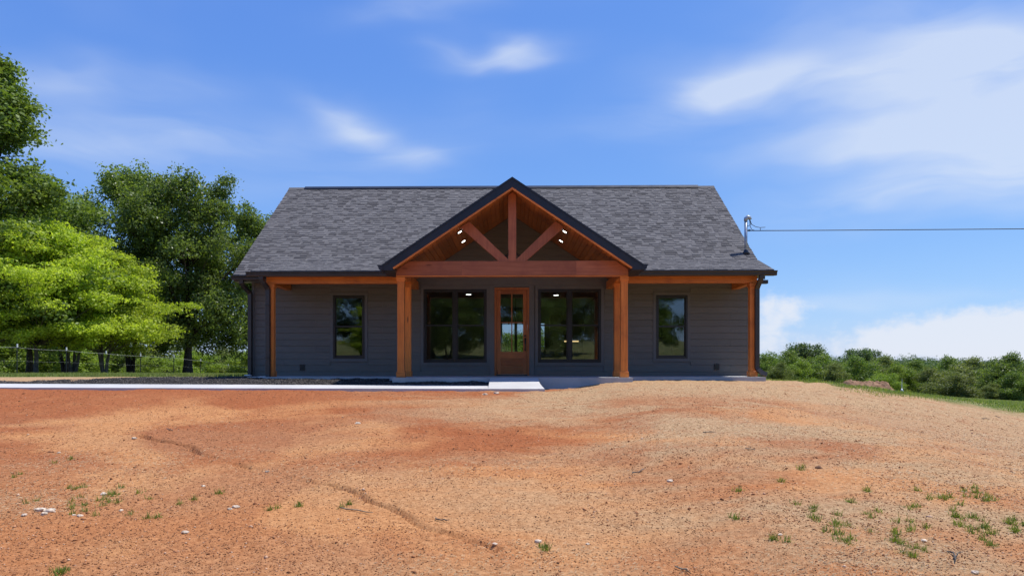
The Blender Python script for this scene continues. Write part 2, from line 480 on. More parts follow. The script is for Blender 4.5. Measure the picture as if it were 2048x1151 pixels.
def detail(x, y):
    """clods, ripples and wheel marks of the bare earth near the house"""
    near = sstep(np.hypot(x, y - 10), 26, 14) * sstep(y, 1.5, 3.5)
    z = .030 * vnoise(x / .9, y / .7, 11) + .018 * vnoise(x / .28 + 5, y / .22, 12) + .020 * vnoise(x / .11, y / .09, 13) * (0.45 + .9 * np.clip(vnoise(x / 1.3, y / 1.3, 15) + .4, 0, 1)) + .010 * vnoise(x / .055, y / .05, 14)
    z = z * near
    jx = x + .12 * vnoise(x / .5, y / .5, 21) + .035 * vnoise(x / .12, y / .12, 22); jy = y + .12 * vnoise(x / .5, y / .5, 23) + .035 * vnoise(x / .12, y / .12, 24)
    d, s = seg_dist(jx, jy, GROOVE)
    br = np.clip(vnoise(x / .55, y / .55, 25) * 2.8 + .72, 0, 1)
    z = z - .095 * np.exp(-(d / .027) ** 2) * br + .010 * np.exp(-((d - .06) / .04) ** 2) * br
    # soft wheel marks crossing in front of the house
    for (x0, y0, x1, y1, w, dp) in ((5.2, 14.6, 9.6, 19.5, .22, .03), (4.3, 14.8, 8.8, 19.9, .22, .025), (-2, 11.8, 7, 13.6, .35, .018), (-2, 13.4, 7, 15.0, .35, .018)):
        dd, _ = seg_dist(x + .2 * vnoise(x / 1.5, y / 1.5, 31), y + .2 * vnoise(x / 1.5, y / 1.5, 32), [(x0, y0), (x1, y1)])
        z = z - dp * np.exp(-(dd / w) ** 2) + dp * .6 * np.exp(-((dd - 2 * w) / w) ** 2)
    under = sstep(x, -13.2, -12.8) * sstep(x, .9, .5) * sstep(y, 16.10, 16.22) * sstep(y, 19, 17.4)   # trodden flat under the walk
    return z * (1 - under) - .05 * under

# ------------------------------------------------------------------ ground
def ground_mat():
    m, n, b = material('earth_and_grass', .95, .1)
    w = world_coords(n)
    x, y, z = n.sep(w)
    wn = n.vmath('SUBTRACT', n.noise(w, .35, 5, .62, color=True), (.5, .5, .5))
    q = n.vmath('ADD', w, n.vmath('MULTIPLY', wn, (3.4, 2.6, 0)))
    qx, qy, qz = n.sep(q)
    fine = n.noise(w, 22, 6, .72); mid = n.noise(w, 3.2, 6, .68); spk = n.noise(w, 75, 3, .75)
    red = n.mix(n.step(fine, .3, .72), (.235, .068, .024), (.420, .148, .056))
    orange = n.mix(n.step(fine, .3, .72), (.380, .160, .058), (.610, .300, .125))
    tan = n.mix(n.step(fine, .3, .7), (.290, .175, .088), (.530, .355, .195))
    ora_m = n.math('ADD', n.step(n.noise(w, .28, 4, .6, .5), .45, .62), n.math('MULTIPLY', n.step(qy, 10.5, 6.0), .55))
    ora_m = n.math('MULTIPLY', ora_m, n.step(qy, 15.6, 12.4), clamp=True)
    tan_m = n.math('MULTIPLY', n.step(n.noise(n.vmath('MULTIPLY', w, (.7, 1.4, 1)), .38, 5, .65, .4), .36, .60), n.step(n.math('ADD', qx, n.math('MULTIPLY', qy, .25)), -1.2, 5.0, .25, 1.0))
    tan_m2 = n.math('MULTIPLY', n.step(qx, .3, 2.5), n.step(qy, 12.4, 15.0))
    tan_m = n.math('MAXIMUM', tan_m, tan_m2)
    tan_m = n.math('MAXIMUM', tan_m, n.math('MULTIPLY', n.step(qx, 3.0, 7.5), n.step(qy, 5.5, 8.0, .5, .92)))
    leftred = n.math('MULTIPLY', n.step(qx, -1.5, -5.5), n.step(qy, 11.0, 12.8))
    tan_m = n.math('MULTIPLY', tan_m, n.math('SUBTRACT', 1.0, n.math('MULTIPLY', leftred, .92)))
    tan_m = n.math('MULTIPLY', tan_m, n.step(mid, .22, .55, .45, 1.0), clamp=True)
    tan_m = n.math('MAXIMUM', tan_m, n.step(n.math('ABSOLUTE', n.math('SUBTRACT', y, 60)), 43, 41))
    col = n.mix(ora_m, red, orange)
    col = n.mix(tan_m, col, tan)
    col = n.mix(n.step(spk, .66, .74, 0, .55), col, (.62, .50, .38))
    col = n.mix(n.step(spk, .41, .33, 0, .8), col, (.13, .058, .030))
    # pasture further out
    gcol = n.mix(n.step(n.noise(w, 1.3, 6, .7), .35, .68), (.105, .140, .034), (.27, .235, .105))
    gq = n.vmath('ADD', w, n.vmath('MULTIPLY', n.vmath('SUBTRACT', n.noise(w, 1.1, 5, .65, color=True), (.5, .5, .5)), (2.0, 1.6, 0)))
    gx, gy, _gz = n.sep(gq)
    gr = n.step(n.math('ADD', gy, n.math('MULTIPLY', n.math('MAXIMUM', n.math('SUBTRACT', gx, 9.6), 0.0), .5)), 16.9, 18.1)
    gr = n.math('MULTIPLY', gr, n.step(gx, 7.5, 8.6))
    gl = n.math('MAXIMUM', n.math('MULTIPLY', n.step(qy, 23.2, 24.6), n.step(qx, 12.0, 13.5, 1.0, 1.0)), n.step(qy, 30, 31))
    gback = n.step(y, -3, -9)
    gmask = n.math('MAXIMUM', n.math('MULTIPLY', gr, n.step(y, 11, 13)), gl)
    gmask = n.math('MAXIMUM', gmask, n.math('MULTIPLY', gback, n.step(mid, .2, .4)))
    gcol = n.mix(n.step(y, 95, 140), gcol, (.05, .085, .028))
    col = n.mix(gmask, col, gcol)
    n.l.new(col, b.inputs['Base Color'])
    hgt = n.math('ADD', n.math('MULTIPLY', fine, .7), n.math('MULTIPLY', spk, .5))
    n.l.new(n.bump(hgt, .8, .03), b.inputs['Normal'])
    return m
GROUND = ground_mat()
def build_ground():
    def grow(a, step, k, end):
        out = []; v = a; s = step
        while (v < end if s > 0 else v > end):
            s *= k; v += s; out.append(v)
        return out
    xs = list(np.arange(-9.5, 9.501, .034))
    xs = grow(-9.5, -.04, 1.075, -1800)[::-1] + xs + grow(9.5, .04, 1.06, 1800)
    ys = []; v = 3.6
    while v < 18.2: ys.append(v); v += .020 + .0032 * (v - 3.6)
    ys = grow(3.6, -.05, 1.16, -1500)[::-1] + ys + grow(18.2, .07, 1.05, 2600)
    X, Y = np.meshgrid(np.array(xs), np.array(ys))
    Z = height(X, Y) + detail(X, Y)
    nx, ny = len(xs), len(ys)
    V = np.stack([X.ravel(), Y.ravel(), Z.ravel()], 1)
    i = np.arange(nx * ny).reshape(ny, nx)
    Fq = np.stack([i[:-1, :-1].ravel(), i[:-1, 1:].ravel(), i[1:, 1:].ravel(), i[1:, :-1].ravel()], 1)
    g = mesh_obj('ground', V, Fq, GROUND, None, True, origin=(0, 0, 0))
    tag(g, 'bare red clay yard with dry straw, running out into pasture', None, None, 'structure')
build_ground()

# ------------------------------------------------------------------ walkway and ramp
def build_walk():
    mb = MB(); top = []; n = 24
    xs = np.linspace(-16.0, -.55, n)
    v = []; f = []
    for x in xs:
        t = (x + .55) / -12.0
        zb, zf = -.180 + .040 * t, -.224 + .026 * t
        v += [(x, 17.2, zb), (x, 16.1, zf), (x, 16.1, zf - .11), (x, 17.2, zb - .11)]
    for i in range(n - 1):
        a = 4 * i
        for j in range(4): f.append((a + j, a + (j+1) % 4, a + 4 + (j+1) % 4, a + 4 + j))
    f += [(3, 2, 1, 0), tuple(4*(n-1) + j for j in range(4))]
    o = mesh_obj('path', v, f, CONC); tag(o, 'long pale concrete walkway running left from the porch ramp', None, None, 'structure')
    v = []; f = []; m = 10
    for i in range(m):
        t = i / (m - 1); y = 17.742 - t * (17.742 - 16.1)
        z = -.012 - (.224 - .012) * (t * .85 + .15 * t * t)
        xr = .635 + .02 * t + .075 * max(0, t - .45) ** 1.6 / .55 ** 1.6
        v += [(-.545, y, z), (xr, y, z), (xr, y, z - .12), (-.545, y, z - .12)]
    for i in range(m - 1):
        a = 4 * i
        for j in range(4): f.append((a + j, a + 4 + j, a + 4 + (j+1) % 4, a + (j+1) % 4))
    f += [(0, 1, 2, 3), tuple(4*(m-1) + j for j in (3, 2, 1, 0))]
    o = mesh_obj('ramp_path', v, f, CONC); tag(o, 'short white concrete ramp up to the front door', None, None, 'structure')
build_walk()

# ------------------------------------------------------------------ the house
WY = 20.8                                                     # face of the front wall
HX0, HX1 = -7.6, 6.86
EAVE_Y, EAVE_Z, RIDGE_Y, RIDGE_Z = 20.35, 2.885, 25.55, 6.65
MP = (RIDGE_Z - EAVE_Z) / (RIDGE_Y - EAVE_Y)
KY = 21.05; KZ = EAVE_Z + (KY - EAVE_Y) * MP                  # where the flatter porch roof leaves the main roof
PY, PZ = 18.92, 2.812
PP = (KZ - PZ) / (KY - PY)
GZ, GP, GY, GX = 4.885, .668, 17.5, 3.19                      # porch gable: ridge height, pitch, front, half width
RX0, RX1 = -7.985, 7.15
house = empty('house', (0, WY, -.1), 'low grey ranch house with dark shingle roof and timber porch gable', 'house')

def build_slab():
    MB().prism([(-7.0, 18.82), (-2.98, 18.82), (-2.98, 17.75), (2.98, 17.75), (2.98, 18.82), (6.62, 18.82), (6.62, WY - .002), (-7.0, WY - .002)], 'z', -.34, 0.0).build('porch_slab', SLAB, house)
    MB().box(HX0 + .03, HX1 - .03, WY + .02, 30.2, -.5, -.005).build('foundation', SLAB, house)
build_slab()

WINS = [(-2.58, -.74, .386, 2.515, 2), (.747, 2.572, .386, 2.515, 2), (-5.225, -4.296, .498, 2.345, 1), (4.157, 5.064, .50, 2.335, 1)]
DOOR = (-.515, .49, .0, 2.555)
def build_walls():
    # backing wall with real openings, as boxes between the openings
    ops = sorted([(w[0], w[1], w[2], w[3]) for w in WINS] + [DOOR])
    mb = MB(); x = HX0 + .02
    for (a, b, c, d) in ops:
        mb.box(x, a, WY + .025, WY + .15, 0, 2.78)
        if c > 0: mb.box(a, b, WY + .025, WY + .15, 0, c)
        mb.box(a, b, WY + .025, WY + .15, d, 2.78); x = b
    mb.box(x, HX1 - .02, WY + .025, WY + .15, 0, 2.78)
    mb.prism([(-2.95, 2.782), (2.95, 2.782), (0.05, 4.72), (-.05, 4.72)], 'y', WY + .025, WY + .15)
    front = mb.build('front_wall', TRIM, house)
    # lap boards: one object each
    EX, Z0 = .187, .126
    TR = .085
    holes = [(w[0] - TR, w[1] + TR, w[2] - TR, w[3] + TR) for w in WINS]
    holes += [(DOOR[0] - .015, DOOR[1] + .015, -1, 2.64), (-.66, -.515, -1, 2.64), (.49, .64, -1, 2.64)]
    holes += [(-2.68, 2.68, 2.47, 2.645)]                      # frieze over the middle bay
    k = -1; z = Z0 - EX
    while z < 4.62:
        za, zb = max(z, .004), z + EX
        if za < 2.74: ivs = [(HX0 + .075, HX1 - .01)]
        else: ivs = [(-2.93, 2.93)]
        if zb > 2.7:
            lim = (4.655 - za) / GP
            ivs = [(max(a, -lim), min(b, lim)) for a, b in ivs] if za >= 2.66 else ivs
        for h in holes:
            if zb > h[2] + .01 and za < h[3] - .01:
                nx = []
                for a, b in ivs:
                    if h[1] <= a or h[0] >= b: nx.append((a, b)); continue
                    if h[0] - a > .03: nx.append((a, h[0]))
                    if b - h[1] > .03: nx.append((h[1], b))
                ivs = nx
        off = [0, 1.7, .9, 2.6][k % 4]
        for a, b in ivs:
            cuts = [a] + [c for c in np.arange(-12 + off, 12, 3.66) if a + .25 < c < b - .25] + [b]
            for p, q in zip(cuts[:-1], cuts[1:]):
                p2, q2 = p + .0012, q - .0012
                yb, yt = WY - .006 + random.uniform(-.0015, .0015), WY + .004      # lower edge stands proud of the board below
                qt, pt = q2, p2
                if za >= 2.66 and zb > 2.7:
                    l2 = max(.02, (4.655 - zb) / GP); qt = min(q2, l2); pt = max(p2, -l2)
                    if qt <= pt: continue
                zt = zb + .018
                zg = zb - .010
                vs = [(p2, yb, za), (q2, yb, za), (qt, yt, zg), (pt, yt, zg), (qt, WY + .019, zg), (pt, WY + .019, zg), (qt, WY + .019, zt), (pt, WY + .019, zt), (qt, WY + .0245, zt), (pt, WY + .0245, zt), (q2, WY + .0245, za), (p2, WY + .0245, za)]
                MB().add(vs, [(0,1,2,3),(3,2,4,5),(5,4,6,7),(7,6,8,9),(9,8,10,11),(11,10,1,0),(0,3,5,7,9,11),(10,8,6,4,2,1)]).build('siding_board', SIDING, front)
        z += EX; k += 1
    MB().box(HX0, HX0 + .075, WY - .018, WY + .10, -.02, 2.80).build('corner_trim', TRIM, front)
    MB().box(-2.68, 2.68, WY - .010, WY + .024, 2.648, 2.78).build('frieze_board', TRIM, front)
    for a, b in ((-.655, -.518), (.493, .635)):
        MB().box(a, b, WY - .016, WY + .024, .002, 2.64).build('door_side_trim', TRIM, front)
    for s in (-1, 1):                                          # frieze pieces closing to the window heads
        a, b = (-2.665, -.66) if s < 0 else (.64, 2.66)
        MB().box(a, b, WY - .014, WY + .024, 2.602, 2.644).build('frieze_board', TRIM, front)
    MB().box(-.515, .49, WY - .014, WY + .024, 2.575, 2.644).build('frieze_board', TRIM, front)
    # side and rear walls
    for nm, xa, xb in (('side_wall', HX0, HX0 + .14), ('side_wall', HX1 - .14, HX1)):
        mb = MB(); mb.prism([(WY + .16, -.02), (30.25, -.02), (30.25, 2.8), (RIDGE_Y, RIDGE_Z - .22), (WY + .16, 3.03)], 'x', xa, xb); sw = mb.build(nm, SIDING, house)
        out = xa - .014 if xa < 0 else xb + .014
        zz = .0
        while zz < 6.2:
            y0, y1 = WY + .1, 30.25
            if zz > 2.7: y0 = max(y0, RIDGE_Y - (RIDGE_Z - .25 - zz - EX) / MP); y1 = min(y1, RIDGE_Y + (RIDGE_Z - .25 - zz - EX) / MP)
            if y1 - y0 > .2: MB().box(min(xa if xa < 0 else xb, out), max(xa if xa < 0 else xb, out), y0, y1, zz, zz + EX - .004).build('siding_board', SIDING, sw)
            zz += EX
    BW = [(-.45, .12, .85, 2.1), (.18, .75, .85, 2.1), (.81, 1.38, .85, 2.1), (5.35, 5.75, .9, 2.1)]
    mb = MB(); x = HX0 + .16
    for a, b, c, d in BW:
        mb.box(x, a, 30.1, 30.24, -.02, 2.8); mb.box(a, b, 30.1, 30.24, -.02, c); mb.box(a, b, 30.1, 30.24, d, 2.8); x = b
    mb.box(x, HX1 - .16, 30.1, 30.24, -.02, 2.8)
    rw = mb.build('rear_wall', INTW, house)
    for a, b, c, d in BW:
        m2 = MB(); t = .03
        m2.box(a, a+t, 30.08, 30.2, c, d); m2.box(b-t, b, 30.08, 30.2, c, d); m2.box(a+t, b-t, 30.08, 30.2, c, c+t); m2.box(a+t, b-t, 30.08, 30.2, d-t, d)
        m2.build('rear_window_frame', WHITE, rw)
build_walls()

def build_window(x0, x1, z0, z1, n, label):
    Y0 = WY - .020
    win = empty('window', (0, 0, 0)); COL.objects.unlink(win); bpy.data.objects.remove(win)
    t = .058; mb = MB()
    mull = .115
    mb.box(x0, x1, Y0, WY + .09, z0, z0 + t); mb.box(x0, x1, Y0, WY + .09, z1 - t, z1)
    mb.box(x0, x0 + t, Y0, WY + .09, z0 + t, z1 - t); mb.box(x1 - t, x1, Y0, WY + .09, z0 + t, z1 - t)
    if n == 2:
        c = (x0 + x1) / 2; mb.box(c - mull/2, c + mull/2, Y0 - .004, WY + .09, z0 + t, z1 - t)
        bays = [(x0 + t, c - mull/2), (c + mull/2, x1 - t)]
    else: bays = [(x0 + t, x1 - t)]
    w = mb.build('window', BLACK, house); w['label'] = label
    zm = z0 + (z1 - z0) * .508
    for a, b in bays:
        s = .030
        for lo, hi, yy in ((zm - .022, z1 - t, WY + .022), (z0 + t, zm + .022, WY + .048)):
            m2 = MB()
            m2.box(a, b, yy, yy + .026, lo, lo + s + .012); m2.box(a, b, yy, yy + .026, hi - s, hi)
            m2.box(a, a + s, yy, yy + .026, lo + s + .012, hi - s); m2.box(b - s, b, yy, yy + .026, lo + s + .012, hi - s)
            m2.build('sash', BLACK, w)
            MB().box(a + s, b - s, yy + .010, yy + .014, lo + s + .012, hi - s).build('pane', GLASS, w)
    # flat casing around the frame
    k = .083
    for (a, b, c, d) in ((x0 - k, x1 + k, z1 + .001, z1 + k), (x0 - k, x1 + k, z0 - k, z0 - .001), (x0 - k, x0 - .001, z0, z1), (x1 + .001, x1 + k, z0, z1)):
        MB().box(a, b, WY - .016, WY + .03, c, d).build('casing', TRIM, w)
for wn, lb in zip(WINS, ('twin black window left of the front door', 'twin black window right of the front door', 'single black window under the left porch roof', 'single black window under the right porch roof')):
    build_window(*wn, lb)

def build_door():
    x0, x1, z0, z1 = DOOR
    j = .052; mb = MB()
    mb.box(x0, x0 + j, WY - .03, WY + .12, .003, z1); mb.box(x1 - j, x1, WY - .03, WY + .12, .003, z1)
    mb.box(x0 + j, x1 - j, WY - .03, WY + .12, z1 - j - .012, z1)
    d = mb.build('door_frame', DOORW, house)
    MB().box(x0 + j, x1 - j, WY - .05, WY + .12, .002, .038).build('threshold', BRONZE, d)
    a, b, c, e = x0 + j + .004, x1 - j - .004, .045, z1 - j - .016
    Y0, Y1 = WY + .012, WY + .056
    door = MB()
    st = .118
    door.box(a, a + st, Y0, Y1, c, e); door.box(b - st, b, Y0, Y1, c, e)
    dr = door.build('front_door', DOORW, house); dr['label'] = 'stained wooden front door with four glass panes'
    gz0 = .70; gz1 = e - .115
    for lo, hi in ((c, .265), (.505, gz0), (gz1, e)):
        MB().box(a + st + .001, b - st - .001, Y0 + .001, Y1 - .001, lo, hi).build('rail', DOORX, dr)
    mid = (a + b) / 2; zm = gz0 + (gz1 - gz0) * .505
    MB().box(mid - .014, mid + .014, Y0 + .003, Y1 - .003, gz0, gz1).build('muntin', DOORW, dr)
    for p, q in ((a + st, mid - .014), (mid + .014, b - st)):
        MB().box(p, q, Y0 + .003, Y1 - .003, zm - .014, zm + .014).build('muntin', DOORX, dr)
        for lo, hi in ((gz0, zm - .014), (zm + .014, gz1)):
            MB().box(p, q, Y0 + .02, Y0 + .024, lo, hi).build('pane', GLASS, dr)
    MB().box(a + st + .004, b - st - .004, Y0 + .020, Y1 - .01, .268, .502).build('panel_recess', DOORX, dr)
    MB().cbox(a + st + .035, b - st - .035, Y0 + .004, Y0 + .03, .297, .473, .008).build('panel', DOORX, dr)
    h = MB()
    hx = b - .058
    h.tube([(hx, Y0 - .012, 1.055), (hx, Y0 - .012, 1.06)], .03, 10)
    h.tube([(hx, Y0 + .002, 1.16), (hx, Y0 - .022, 1.16)], .030, 12)
    h.box(hx - .024, hx + .024, Y0 - .012, Y0, .93, 1.10)
    h.tube([(hx, Y0, 1.05), (hx, Y0 - .055, 1.04), (hx, Y0 - .065, .95), (hx, Y0 - .060, .80), (hx, Y0 - .03, .74), (hx, Y0, .735)], .013, 8)
    h.build('handle', BLACK, dr, True)
build_door()

# ---- porch timber
def post(x, y, zt, lab=None, w=.172):
    p = MB().cbox(x - w/2, x + w/2, y, y + w, .004, zt, .006).build('porch_post', WOOD['z'], house)
    if lab: p['label'] = lab
    k = .022; h = .148
    b = MB()
    b.cbox(x - w/2 - k, x + w/2 + k, y - k, y - .0005, .003, h, .003); b.cbox(x - w/2 - k, x + w/2 + k, y + w + .0005, y + w + k, .003, h, .003)
    b.box(x - w/2 - k + .001, x - w/2 - .0005, y, y + w, .003, h - .001); b.box(x + w/2 + .0005, x + w/2 + k - .001, y, y + w, .003, h - .001)
    b.build('base_trim', WOOD['x'], p)
    b = MB(); c0 = zt - .102
    b.cbox(x - w/2 - k, x + w/2 + k, y - k, y - .0005, c0, zt - .002, .003); b.cbox(x - w/2 - k, x + w/2 + k, y + w + .0005, y + w + k, c0, zt - .002, .003)
    b.box(x - w/2 - k + .001, x - w/2 - .0005, y, y + w, c0, zt - .003); b.box(x + w/2 + .0005, x + w/2 + k - .001, y, y + w, c0, zt - .003)
    b.build('cap_trim', WOOD['x'], p)
Y1, Y2 = 17.96, 19.2
for s in (-1, 1):
    post(2.803 * s, Y1, 2.522); post(2.815 * s, Y2, 2.502)
post(-6.516, Y2, 2.502); post(6.42, Y2, 2.502)
def timber():
    # the wide gable beam is jointed in three lengths
    cuts = [-2.918, -1.27, 1.60, 2.90]
    for a, b in zip(cuts[:-1], cuts[1:]):
        rk = lambda x: min(2.915, GZ - .245 - GP * abs(x))
        pts = [(a + .001, 2.525), (b - .001, 2.525), (b - .001, rk(b)), (a + .001, rk(a))] if True else None
        xs_ = (2.915 - (GZ - .245)) / -GP
        poly = [(a + .001, 2.525), (b - .001, 2.525), (b - .001, rk(b))]
        if b > xs_ > a: poly.append((xs_, 2.915))
        if a < -xs_ < b: poly.append((-xs_, 2.915))
        poly.append((a + .001, rk(a)))
        MB().prism(poly, 'y', Y1 - .01, Y1 + .17).build('gable_beam', BEAM['x'], house)
    MB().cbox(-2.915, 2.898, Y1 - .022, Y1 - .011, 2.527, 2.556, .003).build('beam_bead', WOOD['x'], house)
    MB().prism([(-.100, 2.917), (.100, 2.917), (.100, GZ - .25 - GP * .10), (0, GZ - .25), (-.100, GZ - .25 - GP * .10)], 'y', Y1 - .005, Y1 + .16).build('king_post', BEAM['z'], house)
    for s in (-1, 1):
        MB().prism([(-.345 * s, 2.917), (-.104 * s, 2.917), (-.104 * s, 2.960), (-1.085 * s, GZ - .25 - GP * 1.085), (-1.265 * s, GZ - .25 - GP * 1.265), (-1.30 * s, GZ - .25 - GP * 1.30)], 'y', Y1 + .004, Y1 + .15).build('brace', BEAM['z'], house)
    for s in (-1, 1):
        a, b = sorted((2.722 * s, 2.894 * s))
        MB().box(a, b, Y1 + .172, Y2 - .001, 2.53, 2.70).build('side_beam', WOOD['y'], house)
        MB().box(a, b, Y2 + .18, WY - .006, 2.505, 2.72).build('side_beam', WOOD['y'], house)
        a, b = (-6.625, -2.73) if s < 0 else (2.73, 6.52)
        MB().cbox(a, b, Y2 - .005, Y2 + .175, 2.505, 2.70, .006).build('porch_beam', WOOD['x'], house)
    for x in (-6.53, 6.42):
        MB().box(x - .085, x + .085, Y2 + .18, WY - .006, 2.49, 2.69).build('side_beam', WOOD['y'], house)
timber()

# ---- porch ceilings
def ceilings():
    for s in (-1, 1):
        a, b = (-6.9, -2.73) if s < 0 else (2.73, 6.8)
        MB().box(a, b, 18.86, WY - .002, 2.705, 2.73).build('porch_soffit', BRONZE, house)
        back = MB().prism([(0, GZ - .205), (3.05 * s, GZ - .205 - GP * 3.05), (3.05 * s, GZ - .19 - GP * 3.05), (0, GZ - .19)][::s], 'y', 17.56, WY + .02).build('vault_ceiling', CEIL, house)
        cs = 1 / math.sqrt(1 + GP * GP); sn = GP * cs
        wdt = .135; L = 3.0 / cs; nb = int(L / wdt)
        me = None
        for i in range(nb):
            d0, d1 = i * wdt + .004, (i + 1) * wdt - .004
            c = (d0 + d1) / 2
            org = (s * c * cs, 19.17, GZ - .207 - c * sn)
            if me is None:
                hw = (d1 - d0) / 2
                v = []
                for yy in (17.575 - 19.17, WY - .004 - 19.17):
                    for (dd, hh) in ((-hw, 0), (hw, 0), (hw, -.012), (hw - .006, -.018), (-hw + .006, -.018), (-hw, -.012)):
                        v.append((s * (dd * cs - hh * 0) + 0, yy, -dd * sn + hh))
                f = [(0,1,2,3,4,5), (11,10,9,8,7,6)] + [(k, 6+k, 6+(k+1) % 6, (k+1) % 6) for k in range(6)]
                me = bpy.data.meshes.new('ceiling_board'); me.from_pydata(v, [], f); me.update(); me.materials.append(CEIL)
            link_mesh('ceiling_board', me, org, back)
ceilings()

# ---- roofs
def roof_z(y): return KZ + (y - KY) * MP if y >= KY else PZ + (y - PY) * PP
def z_gable(x): return GZ - GP * abs(x)
def shingles_front():
    v = []; f = []
    def slab(xa, xb, y0, z0, y1, z1, th, zt1):
        """one shingle: lower edge thick, upper edge tucked under the next course"""
        b = len(v)
        v.extend([(xa, y0, z0), (xb, y0, z0), (xb, y0, z0 + th), (xa, y0, z0 + th), (xa, y1, z1 + zt1), (xb, y1, z1 + zt1)])
        f.extend([(b, b+1, b+2, b+3), (b+3, b+2, b+5, b+4), (b, b+3, b+4), (b+1, b+5, b+2)])
    def course(y0, y1, xl, xr, tk=1.0):
        z0, z1 = roof_z(y0 + 1e-6), roof_z(y1 - 1e-6) if y1 <= KY else roof_z(y1)
        if y1 > KY and y0 < KY: z1 = roof_z(y1)
        gap = (GZ - .0 - z0) / GP
        runs = [(xl, xr)]
        if gap > 0: runs = [(xl, -gap), (gap, xr)]
        for a, b in runs:
            if b - a < .05: continue
            x = a - random.uniform(0, .3); first = True
            while x < b:
                w = random.choice((.16, .20, .24, .30, .36)); g = random.choice((.07, .10, .14, .18, .22))
                p, q = max(a, x), min(b, x + w)
                if q - p > .02: slab(p, q, y0 - random.uniform(.0, .004), z0, y1, z1, (.015 + random.uniform(0, .004)) * tk, .004 * tk)
                p, q = max(a, x + w), min(b, x + w + g)
                if q - p > .02: slab(p, q, y0 + .002, z0, y1, z1, .007 * tk, .001)
                x += w + g
    ex = .143
    # porch part
    sl = math.hypot(1, PP); dy = ex / sl; y = PY
    while y < KY - 1e-4:
        y1 = min(y + dy, KY)
        t = (y - PY) / (KY - PY)
        course(y, y1 + .01, -6.97, 6.88 + (RX1 - 6.88) * t, .42)
        y = y1
    sl = math.hypot(1, MP); dy = ex / sl; y = KY
    while y < RIDGE_Y - 1e-4:
        y1 = min(y + dy, RIDGE_Y)
        course(y, y1 + .006, RX0, RX1)
        y = y1
    # left corner of the main roof below the line where the porch roof starts
    y = KY - dy
    while y > EAVE_Y - .02:
        z0, z1 = EAVE_Z + (y - EAVE_Y) * MP, EAVE_Z + (y + dy - EAVE_Y) * MP
        xr = -6.955
        x = RX0
        while x < xr:
            w = random.choice((.18, .24, .3)); p, q = x, min(xr, x + w); slab(p, q, y, z0, y + dy + .006, z1, .018, .004); x += w
            g = random.choice((.1, .16)); p, q = min(xr, x), min(xr, x + g)
            if q > p: slab(p, q, y + .002, z0, y + dy + .006, z1, .009, .001)
            x += g
        y -= dy
    return v, f
